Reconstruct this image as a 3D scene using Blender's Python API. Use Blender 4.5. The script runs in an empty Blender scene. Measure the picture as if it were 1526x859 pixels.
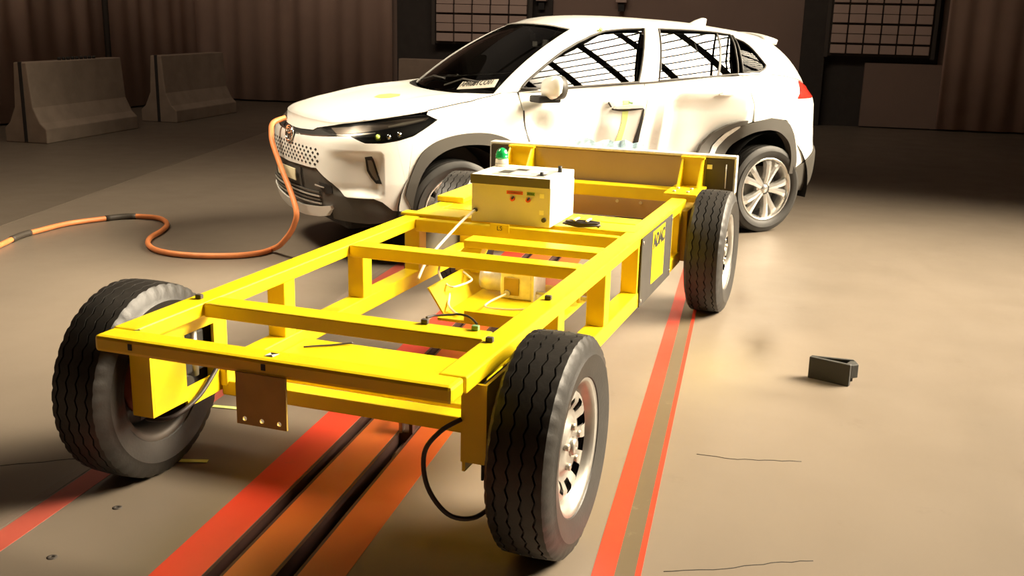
import bpy, bmesh, math, random
import numpy as np
from mathutils import Vector, Matrix
random.seed(7)
D = bpy.data; SC = bpy.context.scene; COL = SC.collection
PI = math.pi

# ------------------------------------------------------------------ camera
def camera_axes(yaw, pitch, roll):
    cy, sy, cp, sp = math.cos(yaw), math.sin(yaw), math.cos(pitch), math.sin(pitch)
    fwd = Vector((sy*cp, cy*cp, sp)); right = Vector((cy, -sy, 0)); up = right.cross(fwd)
    cr, sr = math.cos(roll), math.sin(roll)
    return cr*right + sr*up, -sr*right + cr*up, fwd
cam_d = D.cameras.new('camera'); cam = D.objects.new('camera', cam_d); COL.objects.link(cam)
_r, _u, _f = camera_axes(-0.3393477, -0.2537174, 0.0235184)
_m = Matrix((_r, _u, -_f)).transposed().to_4x4(); _m.translation = Vector((1.62695, -2.85709, 1.60670))
cam.matrix_world = _m
cam_d.sensor_width = 36.0; cam_d.lens = 1560.627/1526*36.0; cam_d.clip_end = 200
SC.camera = cam

# ------------------------------------------------------------------ world, light, exposure
SC.view_settings.view_transform = 'Standard'; SC.view_settings.look = 'None'
SC.view_settings.exposure = 0.0; SC.view_settings.gamma = 1.0; SC.view_settings.use_curve_mapping = False
w = D.worlds.new('hall_ambient'); SC.world = w; w.use_nodes = True
w.node_tree.nodes['Background'].inputs[0].default_value = (.9, .75, .6, 1)
w.node_tree.nodes['Background'].inputs[1].default_value = 0.030
WARM = (1.0, .85, .63)
def aim(loc, target, roll):
    return ((Vector(target)-Vector(loc)).to_track_quat('-Z', 'Y').to_matrix() @ Matrix.Rotation(math.radians(roll), 3, 'Z')).to_euler()
def area(name, loc, target, sx, sy, power, spread, color=WARM, roll=0.):
    l = D.lights.new(name, 'AREA'); l.shape = 'RECTANGLE'; l.size = sx; l.size_y = sy
    l.energy = power; l.spread = math.radians(spread); l.color = color
    o = D.objects.new(name, l); COL.objects.link(o); o.location = loc
    o.rotation_euler = aim(loc, target, roll); return o
RIG_A = ((5.9, 5.3, 5.6), (-0.7, 1.9, 0.6))
RIG_B = ((-3.7, 2.15, 5.2), (-1.2, 3.2, 0.4))
area('lamp_bank_right', RIG_A[0], RIG_A[1], 6.6, 6.0, 1800, 57, roll=-24.)
area('lamp_bank_left', RIG_B[0], RIG_B[1], 2.0, 2.0, 100, 62)
area('added_ceiling_fill', (-3.5, 8.0, 6.9), (-3.5, 8.0, 0), 9., 12., 32, 180, (1.0, .80, .62))  # unseen fill added to lift the dark walls and barriers
area('added_wall_fill', (-2.5, 8.0, 6.2), (-3.2, 14.6, 2.6), 6., .8, 60, 110, (1.0, .80, .62))  # added fill that brightens the back curtain wall
area('added_wall_fill', (-6.4, 4.8, 6.3), (-9.6, 8.4, 2.2), 3., .8, 36, 110, (1.0, .80, .62))  # added fill that brightens the left curtain wall
# ------------------------------------------------------------------ materials
def mat(name, base, rough=.5, metal=0., var=.0, vscale=8., bump=0., bscale=60., dark=None, spec=None, coat=0., emit=None):
    m = D.materials.new(name); m.use_nodes = True; nt = m.node_tree; b = nt.nodes['Principled BSDF']
    b.inputs['Base Color'].default_value = (*base, 1); b.inputs['Roughness'].default_value = rough
    b.inputs['Metallic'].default_value = metal
    if spec is not None: b.inputs['Specular IOR Level'].default_value = spec
    if coat: b.inputs['Coat Weight'].default_value = coat; b.inputs['Coat Roughness'].default_value = .05
    tc = nt.nodes.new('ShaderNodeTexCoord')
    if var:
        n = nt.nodes.new('ShaderNodeTexNoise'); n.inputs['Scale'].default_value = vscale; n.inputs['Detail'].default_value = 6
        nt.links.new(tc.outputs['Object'], n.inputs['Vector'])
        r = nt.nodes.new('ShaderNodeValToRGB'); d = dark or tuple(c*(1-var) for c in base)
        r.color_ramp.elements[0].position = .38; r.color_ramp.elements[0].color = (*d, 1)
        r.color_ramp.elements[1].position = .62; r.color_ramp.elements[1].color = (*base, 1)
        nt.links.new(n.outputs['Fac'], r.inputs['Fac']); nt.links.new(r.outputs['Color'], b.inputs['Base Color'])
    if bump:
        n2 = nt.nodes.new('ShaderNodeTexNoise'); n2.inputs['Scale'].default_value = bscale; n2.inputs['Detail'].default_value = 4
        nt.links.new(tc.outputs['Object'], n2.inputs['Vector'])
        bp = nt.nodes.new('ShaderNodeBump'); bp.inputs['Strength'].default_value = bump; bp.inputs['Distance'].default_value = .01
        nt.links.new(n2.outputs['Fac'], bp.inputs['Height']); nt.links.new(bp.outputs['Normal'], b.inputs['Normal'])
    if emit: b.inputs['Emission Color'].default_value = (*emit[0], 1); b.inputs['Emission Strength'].default_value = emit[1]
    return m
def glass(name, tint, rough=.01, ior=1.5):
    m = D.materials.new(name); m.use_nodes = True; nt = m.node_tree; nt.nodes.clear()
    out = nt.nodes.new('ShaderNodeOutputMaterial'); t = nt.nodes.new('ShaderNodeBsdfTransparent'); t.inputs[0].default_value = (*tint, 1)
    g = nt.nodes.new('ShaderNodeBsdfGlossy'); g.inputs['Roughness'].default_value = rough
    fr = nt.nodes.new('ShaderNodeFresnel'); fr.inputs['IOR'].default_value = ior
    mx = nt.nodes.new('ShaderNodeMixShader'); nt.links.new(fr.outputs[0], mx.inputs[0]); nt.links.new(t.outputs[0], mx.inputs[1]); nt.links.new(g.outputs[0], mx.inputs[2])
    nt.links.new(mx.outputs[0], out.inputs[0]); return m
YEL = mat('yellow_paint', (.80, .585, .006), .38, var=.10, vscale=5, bump=.03, bscale=120)
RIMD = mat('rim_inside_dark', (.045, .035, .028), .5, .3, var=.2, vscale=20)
YEL2 = mat('yellow_paint_shaded', (.42, .28, .04), .45, var=.2, vscale=6)  # darker copy of the yellow, with shade put into the colour
WHITE = mat('white_car_paint', (.88, .87, .82), .32, coat=.6)
PLAST = mat('grey_black_plastic', (.075, .068, .058), .55, bump=.05, bscale=300)
BLACK = mat('matte_black', (.012, .011, .010), .6)
DARKIN = mat('dark_interior', (.02, .018, .016), .8)
RUB = mat('tyre_rubber', (.020, .017, .014), .5, var=.35, vscale=14, bump=.08, bscale=90)
RUBC = mat('car_tyre_rubber', (.045, .042, .038), .6, var=.2, vscale=10)
STEEL = mat('wheel_steel', (.44, .42, .385), .38, .8, var=.12, vscale=20)
ALLOY = mat('alloy_silver', (.78, .76, .72), .25, .8)
ALLOYD = mat('alloy_dark_grey', (.22, .21, .19), .4, .7)  # plain dark grey metal for brake discs, fog lamps and grille bars
BLADE = mat('lamp_blade_grey', (.33, .27, .22), .35, .3)
ALLOYB = mat('satin_silver_trim', (.70, .62, .55), .4, .6)
CHROME = mat('chrome', (.85, .84, .82), .12, 1.)
SILV = mat('bare_aluminium', (.78, .76, .71), .38, .45, var=.15, vscale=30)
PLATE = mat('barrier_plate', (.36, .25, .13), .35, .2, var=.12, vscale=3)
PLATED = mat('dark_steel_plate', (.07, .055, .04), .5, .3, var=.2, vscale=4)
PANEL = mat('charcoal_panel', (.042, .037, .03), .55, var=.2, vscale=12)
BOXP = mat('white_enclosure_paint', (.72, .67, .56), .45)
LIDG = mat('dark_rubber_seal', (.12, .10, .065), .6)
GREYP = mat('grey_membrane', (.40, .39, .35), .4, var=.15, vscale=30)
GREEN = mat('green_lens', (.01, .33, .08), .15, coat=.5)
REDP = mat('red_label', (.75, .10, .05), .5)
GRNL = mat('green_label', (.18, .33, .14), .5)
CREAM = mat('cream_sticker', (.95, .90, .62), .5)
ORANGE = mat('orange_cable', (.80, .27, .09), .5, var=.15, vscale=9)
SLEEVE = mat('black_sleeve', (.05, .04, .03), .6)
CABK = mat('black_cable', (.03, .022, .02), .5)
CABW = mat('pale_cable', (.75, .68, .50), .5)
COPPER = mat('copper', (.75, .30, .16), .35, .8)
BRAKE = mat('rusty_brake', (.30, .09, .05), .7, var=.3, vscale=20)
CONC = mat('concrete', (.30, .235, .18), .85, var=.18, vscale=4, bump=.15, bscale=40)
CURT = mat('grey_curtain_cloth', (.50, .35, .285), .9, var=.12, vscale=1.2)
CURTD = mat('dark_wall_panel', (.05, .043, .038), .9, var=.1)
WALLM = mat('brown_wall_paint', (.28, .20, .165), .9, var=.12, vscale=.8)
RACK = mat('rack_panel_grey', (.50, .38, .33), .7)
RACKD = mat('rack_frame_dark', (.06, .05, .042), .7)
CEILM = mat('ceiling_sheet', (.25, .23, .21), .9)
WEDGE = mat('black_rubber_wedge', (.035, .034, .03), .65, bump=.1, bscale=80)
TAPE = mat('yellow_tape', (.80, .92, .30), .6)
MARK = mat('lime_marker', (.70, .92, .14), .5)
BLUE = mat('blue_foil', (.62, .84, .94), .35, .4, var=.4, vscale=25)
GLASSW = glass('windscreen_glass', (.42, .42, .40), ior=1.45)
GLASSS = glass('tinted_side_glass', (.16, .16, .15), ior=1.9)
GLASSQ = glass('dark_quarter_glass', (.10, .10, .095), ior=1.12)  # darker tint and lower index than the side glass
LENS = glass('clear_lens', (.75, .74, .72), rough=.28, ior=1.35)
TAILR = mat('red_tail_lens', (.62, .03, .02), .15, coat=.5)
CARPETD = mat('seat_fabric', (.05, .045, .04), .9)
BOLT = mat('zinc_bolt', (.45, .42, .36), .4, .8)
def floor_mat(name, base, dark, rough, worn=None, wear_scale=5., stains=()):
    m = mat(name, base, rough); nt = m.node_tree; b = nt.nodes['Principled BSDF']
    tc = nt.nodes.new('ShaderNodeTexCoord')
    n = nt.nodes.new('ShaderNodeTexNoise'); n.inputs['Scale'].default_value = .9; n.inputs['Detail'].default_value = 8; n.inputs['Roughness'].default_value = .6
    mp = nt.nodes.new('ShaderNodeMapping'); mp.inputs['Scale'].default_value = (1., .45, 1)
    nt.links.new(tc.outputs['Object'], mp.inputs[0]); nt.links.new(mp.outputs[0], n.inputs['Vector'])
    r = nt.nodes.new('ShaderNodeValToRGB'); r.color_ramp.elements[0].position = .33; r.color_ramp.elements[1].position = .6
    r.color_ramp.elements[0].color = (*dark, 1); r.color_ramp.elements[1].color = (*base, 1)
    nt.links.new(n.outputs['Fac'], r.inputs['Fac']); last = r.outputs['Color']
    if worn:
        n3 = nt.nodes.new('ShaderNodeTexNoise'); n3.inputs['Scale'].default_value = wear_scale; n3.inputs['Detail'].default_value = 10; n3.inputs['Roughness'].default_value = .75
        nt.links.new(tc.outputs['Object'], n3.inputs['Vector'])
        r3 = nt.nodes.new('ShaderNodeValToRGB'); r3.color_ramp.elements[0].position = .60; r3.color_ramp.elements[1].position = .74
        nt.links.new(n3.outputs['Fac'], r3.inputs['Fac'])
        mx = nt.nodes.new('ShaderNodeMixRGB'); nt.links.new(r3.outputs['Color'], mx.inputs[0]); nt.links.new(last, mx.inputs[1]); mx.inputs[2].default_value = (*worn, 1)
        last = mx.outputs[0]
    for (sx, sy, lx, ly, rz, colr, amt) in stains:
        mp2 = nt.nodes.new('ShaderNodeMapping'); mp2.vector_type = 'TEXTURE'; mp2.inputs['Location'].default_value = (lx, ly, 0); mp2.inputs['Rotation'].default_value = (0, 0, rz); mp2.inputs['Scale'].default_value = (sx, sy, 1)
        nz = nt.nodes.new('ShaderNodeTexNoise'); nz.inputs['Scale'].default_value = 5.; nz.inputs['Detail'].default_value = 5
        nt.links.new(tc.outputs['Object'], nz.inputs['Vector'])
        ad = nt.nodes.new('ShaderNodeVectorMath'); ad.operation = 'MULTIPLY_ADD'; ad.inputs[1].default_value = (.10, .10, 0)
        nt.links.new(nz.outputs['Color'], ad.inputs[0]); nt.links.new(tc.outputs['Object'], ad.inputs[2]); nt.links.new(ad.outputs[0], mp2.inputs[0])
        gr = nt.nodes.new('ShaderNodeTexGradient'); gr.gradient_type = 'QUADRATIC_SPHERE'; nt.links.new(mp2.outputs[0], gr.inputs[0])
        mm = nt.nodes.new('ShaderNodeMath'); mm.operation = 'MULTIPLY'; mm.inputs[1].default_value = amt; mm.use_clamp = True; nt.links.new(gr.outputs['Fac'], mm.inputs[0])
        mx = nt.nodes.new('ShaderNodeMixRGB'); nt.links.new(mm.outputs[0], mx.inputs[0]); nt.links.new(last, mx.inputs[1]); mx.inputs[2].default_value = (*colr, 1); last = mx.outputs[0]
    nt.links.new(last, b.inputs['Base Color'])
    n2 = nt.nodes.new('ShaderNodeTexNoise'); n2.inputs['Scale'].default_value = 3.; n2.inputs['Detail'].default_value = 6
    nt.links.new(tc.outputs['Object'], n2.inputs['Vector'])
    rr = nt.nodes.new('ShaderNodeMapRange'); rr.inputs['To Min'].default_value = rough-.08; rr.inputs['To Max'].default_value = rough+.12
    nt.links.new(n2.outputs['Fac'], rr.inputs['Value']); nt.links.new(rr.outputs['Result'], b.inputs['Roughness'])
    return m
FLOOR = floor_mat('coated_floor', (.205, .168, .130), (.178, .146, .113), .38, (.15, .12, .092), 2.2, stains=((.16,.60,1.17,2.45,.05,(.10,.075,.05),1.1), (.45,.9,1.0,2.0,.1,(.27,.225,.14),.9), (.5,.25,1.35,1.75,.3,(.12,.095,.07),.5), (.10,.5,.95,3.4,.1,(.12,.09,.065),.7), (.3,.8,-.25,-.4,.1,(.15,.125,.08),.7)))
FLOOR2 = floor_mat('coated_floor_pale', (.145, .118, .09), (.128, .104, .08), .42)
REDF = floor_mat('red_floor_paint', (.64, .050, .022), (.50, .036, .016), .42, (.36, .07, .035), 7.)
ORGF = floor_mat('orange_worn_paint', (.52, .13, .018), (.46, .065, .015), .40, (.30, .17, .04), 3.)
GRYF = floor_mat('grey_brown_strip', (.125, .095, .055), (.10, .075, .045), .5, (.20, .16, .10), 9.)
REDL = floor_mat('faded_red_floor_paint', (.46, .10, .065), (.40, .075, .05), .45, (.30, .16, .12), 9.)
GRYL = floor_mat('scuffed_grey_paint', (.24, .19, .15), (.16, .12, .095), .5, (.50, .44, .38), 14.)
PILB = mat('beige_pillar', (.56, .51, .43), .45)  # beige, darker than the white body panels
PITM = mat('rail_channel_steel', (.07, .03, .022), .6, .2, var=.3, vscale=8)

# ------------------------------------------------------------------ object helpers
def setp(o, label=None, cat=None, group=None, kind=None):
    if label: o['label'] = label
    if cat: o['category'] = cat
    if group: o['group'] = group
    if kind: o['kind'] = kind
    return o
def empty(name, loc=(0,0,0), rz=0., **k):
    o = D.objects.new(name, None); COL.objects.link(o); o.location = loc; o.rotation_euler = (0,0,rz); o.empty_display_size = .1
    return setp(o, **k)
class MB:
    def __init__(s): s.v = []; s.f = []; s.mi = []; s.sm = []
    def add(s, V, F, smooth=False):
        n = len(s.v); s.v += [tuple(p) for p in V]; s.f += [tuple(i+n for i in f) for f in F]; s.sm += [smooth]*len(F); return s
    def box(s, x0, x1, y0, y1, z0, z1):
        V = [(x,y,z) for z in (z0,z1) for y in (y0,y1) for x in (x0,x1)]
        return s.add(V, [(0,2,3,1),(4,5,7,6),(0,1,5,4),(2,6,7,3),(0,4,6,2),(1,3,7,5)])
    def prism(s, poly, axis, a, b):
        n = len(poly)
        def P(p, t): return (t,p[0],p[1]) if axis=='x' else (p[0],t,p[1]) if axis=='y' else (p[0],p[1],t)
        V = [P(p,a) for p in poly]+[P(p,b) for p in poly]
        return s.add(V, [tuple(range(n))[::-1], tuple(range(n,2*n))]+[(i,(i+1)%n,n+(i+1)%n,n+i) for i in range(n)])
    def cyl(s, p0, p1, r, n=16, r1=None, cap=True, smooth=True):
        p0 = Vector(p0); p1 = Vector(p1); d = (p1-p0).normalized(); a = d.orthogonal().normalized(); b = d.cross(a); r1 = r if r1 is None else r1
        V = [p0+(a*math.cos(2*PI*i/n)+b*math.sin(2*PI*i/n))*r for i in range(n)]+[p1+(a*math.cos(2*PI*i/n)+b*math.sin(2*PI*i/n))*r1 for i in range(n)]
        s.add(V, [(i,(i+1)%n,n+(i+1)%n,n+i) for i in range(n)], smooth)
        if cap: s.add(V, [tuple(range(n))[::-1], tuple(range(n,2*n))])
        return s
    def lathe(s, prof, axis='x', n=48, c=(0,0,0), smooth=True, closed=False):
        V = []
        for (a, r) in prof:
            for i in range(n):
                t = 2*PI*i/n; p = (a, r*math.cos(t), r*math.sin(t)) if axis=='x' else (r*math.cos(t), a, r*math.sin(t)) if axis=='y' else (r*math.cos(t), r*math.sin(t), a)
                V.append((p[0]+c[0],p[1]+c[1],p[2]+c[2]))
        m = len(prof); F = []
        for k in range(m if closed else m-1):
            for i in range(n):
                F.append((k*n+i, k*n+(i+1)%n, ((k+1)%m)*n+(i+1)%n, ((k+1)%m)*n+i))
        return s.add(V, F, smooth)
    def tube(s, pts, r, n=8, closed=False, smooth=True):
        pts = [Vector(p) for p in pts]; m = len(pts); V = []; prev = None
        for i, p in enumerate(pts):
            a = pts[(i-1)%m] if closed or i else pts[0]; b = pts[(i+1)%m] if closed or i < m-1 else pts[-1]
            d = (b-a).normalized()
            if prev is None: u = d.orthogonal().normalized()
            else: u = (prev - d*prev.dot(d)).normalized()
            prev = u; v = d.cross(u)
            V += [p+(u*math.cos(2*PI*k/n)+v*math.sin(2*PI*k/n))*r for k in range(n)]
        F = []
        for i in range(m if closed else m-1):
            for k in range(n): F.append((i*n+k, i*n+(k+1)%n, ((i+1)%m)*n+(k+1)%n, ((i+1)%m)*n+k))
        s.add(V, F, smooth)
        if not closed: s.add(V[:n], [tuple(range(n))[::-1]]); s.add(V[-n:], [tuple(range(n))])
        return s
    def build(s, name, material, parent=None, loc=None, bevel=0., rot=None, seg=2, **k):
        me = D.meshes.new(name); me.from_pydata([tuple(p) for p in s.v], [], s.f)
        for p, q in zip(me.polygons, s.sm): p.use_smooth = q
        bm = bmesh.new(); bm.from_mesh(me); bmesh.ops.remove_doubles(bm, verts=bm.verts, dist=1e-6); bmesh.ops.recalc_face_normals(bm, faces=bm.faces)
        if bevel:
            es = [e for e in bm.edges if len(e.link_faces)==2 and e.calc_face_angle(0) > .6]
            bmesh.ops.bevel(bm, geom=es, offset=bevel, segments=seg, affect='EDGES', profile=.5, clamp_overlap=True)
        bm.to_mesh(me); bm.free()
        return link(name, me, material, parent, loc, rot, **k)
def link(name, me, material, parent=None, loc=None, rot=None, **k):
    if material is not None and not me.materials: me.materials.append(material)
    o = D.objects.new(name, me); COL.objects.link(o)
    if parent is not None: o.parent = parent
    if loc is not None: o.location = loc
    if rot is not None: o.rotation_euler = rot
    return setp(o, **k)
def smooth_path(pts, k=6, closed=False):
    P = [Vector(p) for p in pts]; n = len(P); out = []
    for i in range(n if closed else n-1):
        g = lambda j: P[j % n] if closed else P[min(max(j,0),n-1)]
        p0,p1,p2,p3 = g(i-1),g(i),g(i+1),g(i+2)
        for q in range(k):
            f = q/k; out.append(.5*((2*p1)+(p2-p0)*f+(2*p0-5*p1+4*p2-p3)*f*f+(3*p1-p0-3*p2+p3)*f**3))
    if not closed: out.append(P[-1])
    return out
def text_obj(name, body, size, material, parent, loc, rot, sx=1., label=None, extrude=.0006, bold=0., align='CENTER'):
    cu = D.curves.new(name, 'FONT'); cu.body = body; cu.size = size; cu.extrude = extrude; cu.offset = bold; cu.align_x = align; cu.align_y = 'CENTER'
    t = D.objects.new(name, cu); COL.objects.link(t)
    dg = bpy.context.evaluated_depsgraph_get(); me = D.meshes.new_from_object(t.evaluated_get(dg)); D.objects.remove(t)
    me.name = name; o = link(name, me, material, parent, loc, rot); o.scale = (sx,1,1)
    if label: o['label'] = label
    return o
TH = 0.12215; CT, ST = math.cos(TH), math.sin(TH)
def rw(x, y, z=0.): return (x*CT-y*ST, x*ST+y*CT, z)       # guide-rail frame -> world
# ------------------------------------------------------------------ hall: floor, walls, ceiling
Y0, Y1, X0, X1 = -9., 15., -8.8, 8.5
def rpoly(pts): return [rw(*p) for p in pts]
def floor_slab(name, quads, material):
    mb = MB()
    for q in quads:
        V = rpoly([(x,y,0) for x,y in q])+rpoly([(x,y,-.25) for x,y in q]); n = len(q)
        mb.add(V, [tuple(range(n)), tuple(range(n,2*n))[::-1]]+[(i,n+i,n+(i+1)%n,(i+1)%n) for i in range(n)])
    return mb.build(name, material, kind='structure')
def xl(y): return -4.14-.157*(y-3.66)
floor_slab('floor', [[(xl(Y0),Y0),(-.195,Y0),(-.195,Y1),(xl(Y1),Y1)], [(-.135,Y0),(0,Y0),(0,Y1),(-.135,Y1)], [(.074,Y0),(X1,Y0),(X1,Y1),(.074,Y1)]], FLOOR)
floor_slab('floor.001', [[(X0,Y0),(xl(Y0)-.006,Y0),(xl(Y1)-.006,Y1),(X0,Y1)]], FLOOR2)
def stripe(name, x0, x1, material, label, z=.0012, y0=-7., y1=14.6):
    mb = MB(); V = rpoly([(x0,y0,0),(x1,y0,0),(x1,y1,0),(x0,y1,0),(x0,y0,z),(x1,y0,z),(x1,y1,z),(x0,y1,z)])
    mb.add(V, [(0,3,2,1),(4,5,6,7),(0,1,5,4),(1,2,6,5),(2,3,7,6),(3,0,4,7)])
    return mb.build(name, material, label=label, cat='floor stripe')
stripe('floor_stripe', -.343, -.196, REDF, 'wide red painted stripe left of the two dark rail slots')
stripe('floor_stripe', -.134, -.001, ORGF, 'worn orange painted stripe between the two dark rail slots')
stripe('floor_stripe', .075, .212, ORGF, 'orange-red painted stripe just right of the two dark rail slots')
stripe('floor_stripe', -.936, -.848, REDL, 'thin red floor stripe running under the left rear trolley tyre')
stripe('floor_stripe', -.985, -.945, GRYL, 'scuffed grey strip along the far left red stripe', z=.0009)
stripe('floor_stripe', .912, .978, REDF, 'bright red stripe right of the trolley, inner of two')
stripe('floor_stripe', .978, 1.038, GRYF, 'brown worn strip between the red stripes right of the trolley', z=.0009)
stripe('floor_stripe', 1.038, 1.056, REDF, 'thin red outer edge stripe right of the trolley')
def channel(x0, x1, label):
    mb = MB(); t = .012; d = .16
    for (a,b,z0,z1) in ((x0,x0+t,-d,-.001),(x1-t,x1,-d,-.001),(x0,x1,-d-t,-d)):
        V = rpoly([(x,y,z) for z in (z0,z1) for y in (Y0,Y1) for x in (a,b)])
        mb.add(V, [(0,2,3,1),(4,5,7,6),(0,1,5,4),(2,6,7,3),(0,4,6,2),(1,3,7,5)])
    return mb.build('guide_rail', PITM, label=label, cat='rail')
channel(-.1955, -.1345, 'left of two sunken guide rail slots between red stripes')
channel(-.0005, .0745, 'right of two sunken guide rail slots, the wider one')
def wall(name, pts, h0, h1, material, thick=.12):
    a, b = Vector(rw(*pts[0])), Vector(rw(*pts[1])); d = (b-a).normalized(); n = Vector((-d.y, d.x, 0))*thick
    V = [(p.x,p.y,z) for z in (h0,h1) for p in (a,b,b+n,a+n)]
    return MB().add(V, [(0,3,2,1),(4,5,6,7),(0,1,5,4),(1,2,6,5),(2,3,7,6),(3,0,4,7)]).build(name, material, kind='structure')
HC = 7.2
wall('wall_back', ((X1,Y1+.15),(X0-.1,Y1+.15)), -.2, HC, WALLM)
wall('wall_left', ((X0-.25,Y1),(X0-.25,Y0)), -.2, HC, WALLM)
wall('wall_right', ((X1,Y0),(X1,Y1)), -.2, HC, WALLM)
wall('wall_front', ((X0,Y0),(X1,Y0)), -.2, HC, WALLM)
mb = MB(); V = rpoly([(X0-.4,Y0-.2,HC),(X1+.2,Y0-.2,HC),(X1+.2,Y1+.4,HC),(X0-.4,Y1+.4,HC)]); V += [(x,y,z+.1) for x,y,z in V]
mb.add(V, [(0,3,2,1),(4,5,6,7),(0,1,5,4),(1,2,6,5),(2,3,7,6),(3,0,4,7)]).build('ceiling', CEILM, kind='structure')
def curtain(a, b, h0, h1, label, folds, depth=.06, seed=1, material=CURT):
    rnd = random.Random(seed); a = Vector(rw(*a)); b = Vector(rw(*b)); L = (b-a).length; d = (b-a)/L; n = Vector((-d.y,d.x,0))
    N = int(folds*8); ph = [rnd.uniform(.6,1.4) for _ in range(folds+2)]; mb = MB(); V = []; acc = [0]
    for i in range(N+1):
        t = i/N; k = t*folds; A = depth*ph[int(k)]
        off = A*math.sin(2*PI*k)*.6 + A*.5*math.sin(2*PI*k*.37+seed)
        for z in (h0,h1): V.append((*(a+d*L*t+n*(off*(1. if z==h0 else .8)))[:2], z))
    m = len(V); F = [(2*i,2*i+2,2*i+3,2*i+1) for i in range(N)]
    V2 = [(x+n.x*.012,y+n.y*.012,z) for x,y,z in V]
    F2 = [tuple(j+m for j in f[::-1]) for f in F]
    E = [(2*i,2*i+m,2*i+2+m,2*i+2) for i in range(N)]+[(2*i+1,2*i+3,2*i+3+m,2*i+1+m) for i in range(N)]+[(0,1,1+m,m),(2*N,2*N+m,2*N+1+m,2*N+1)]
    mb.add(V+V2, F+F2+E, True)
    o = mb.build('stage_curtain', material, label=label, cat='curtain'); return o
curtain((X0+.10,Y1-.10),(X0+.15,-1.), 0.03, 5.4, 'long grey-brown curtain along the left wall behind the concrete barriers', 34, .045, 3)
curtain((-4.93,Y1-.15),(X0-.05,Y1-.15), 0.03, 5.4, 'grey-brown curtain on the back wall left of the dark opening', 10, .038, 5)
curtain((7.6,Y1-.2),(4.15,Y1-.2), 0.03, 5.4, 'grey-brown curtain at the far right of the back wall', 10, .045, 9)
def rbox(mb, x0,x1,y0,y1,z0,z1):
    V = rpoly([(x,y,z) for z in (z0,z1) for y in (y0,y1) for x in (x0,x1)])
    return mb.add(V, [(0,2,3,1),(4,5,7,6),(0,1,5,4),(2,6,7,3),(0,4,6,2),(1,3,7,5)])
# dark opening and pillars on the back wall
rbox(MB(), -4.88,-2.12,14.98,15.13,0.,5.4).build('wall_panel', CURTD, label='dark wall opening left of centre behind the car bonnet', cat='wall panel')
rbox(MB(), 1.99,2.36,14.8,15.13,0.,5.4).build('pillar', CURTD, label='dark pillar behind the tail of the white car', cat='pillar')
rbox(MB(), 2.37,4.1,14.98,15.13,0.,5.4).build('wall_panel', CURTD, label='dark wall panel behind the right rack', cat='wall panel')
rbox(MB(), 3.0,4.4,14.86,14.96,0.02,1.02).build('leaning_board', WALLM, label='plain brown board standing on the floor under the right rack', cat='board')
def rack(cx0, cx1, z0, z1, y, cols, rows, label):
    t = empty('panel_rack', rw((cx0+cx1)/2, y, z0), TH, label=label, cat='rack'); W = cx1-cx0; H = z1-z0
    mb = MB(); mb.box(-W/2-.05, W/2+.05, .04, .08, -.04, H+.05)
    for s in (-1,1): mb.box(s*(W/2+.05)-.03, s*(W/2+.05)+.03, .0, .10, -.06, H+.08)
    mb.build('rack_frame', RACKD, t)
    cw_, rh = W/cols, H/rows; me = None
    for r in range(rows):
        for c in range(cols):
            if me is None:
                o = MB().box(-cw_/2+.012, cw_/2-.012, -.03, .035, .008, rh-.012).build('panel', RACK, t, bevel=.006, seg=1); me = o.data
            else: o = link('panel', me, None, t)
            pair = .012 if r % 2 else -.012
            o.location = (-W/2+cw_*(c+.5), -.015*((r//2) % 2)+random.uniform(-.004,.004), rh*r+pair*.5)
    return t
rack(2.42, 3.93, 1.16, 2.08, 14.75, 6, 6, 'grey panelled rack high on the wall right of the car')
rack(-4.10, -2.50, 1.17, 2.10, 14.75, 5, 6, 'grey panelled rack high on the wall above the windscreen')
for i,(x,dx) in enumerate(((-2.30,'left'),(-.95,'right'))):
    t = empty('fitting_box', rw(x,14.9,1.87+.0), TH, label='small pale wall fitting at the top edge, %s of two above the car roof' % dx, cat='fitting')
    MB().box(-.09,.09,-.05,.1,.0,.12).build('housing', RACK, t, bevel=.01); MB().box(-.05,.05,.0,.1,-.14,-.0).build('bracket', BLACK, t)
# concrete barriers
def jersey(x, y, L, rz, label, studs=0):
    t = empty('concrete_barrier', rw(x,y,0), TH+rz, label=label, cat='barrier', group='concrete barriers along the back')
    prof = [(-.285,0.0),(-.285,.17),(-.21,.24),(-.125,.42),(-.085,.95),(.085,.95),(.125,.42),(.21,.24),(.285,.17),(.285,0.0)]
    o = MB().prism(prof, 'y', 0, L).build('body', CONC, t, bevel=.012)
    g = MB(); g.box(-.022,.022,-.006,.01,.01,.955); g.build('end_slot', DARKIN, t)
    for k in range(studs):
        MB().cyl((.0,.75+k*.09,.95),(.0,.75+k*.09,.985),.022,8).build('lifting_pin', DARKIN, t)
    return t
jersey(-7.20, 8.02, 1.95, 0., 'pale concrete barrier nearest the camera on the far left', 9)
jersey(-7.12, 10.85, 1.85, 0., 'second concrete barrier, standing behind the nearest one on the left')
jersey(-4.02, 12.6, 1.9, -PI/2, 'low concrete barrier half hidden behind the car windscreen')
# pole at left curtain
MB().cyl(rw(-8.5,11.8,0.),rw(-8.5,11.8,5.2),.045,10).build('steel_pole', RACKD, label='thin dark pole standing in front of the left curtain', cat='pole')
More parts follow.
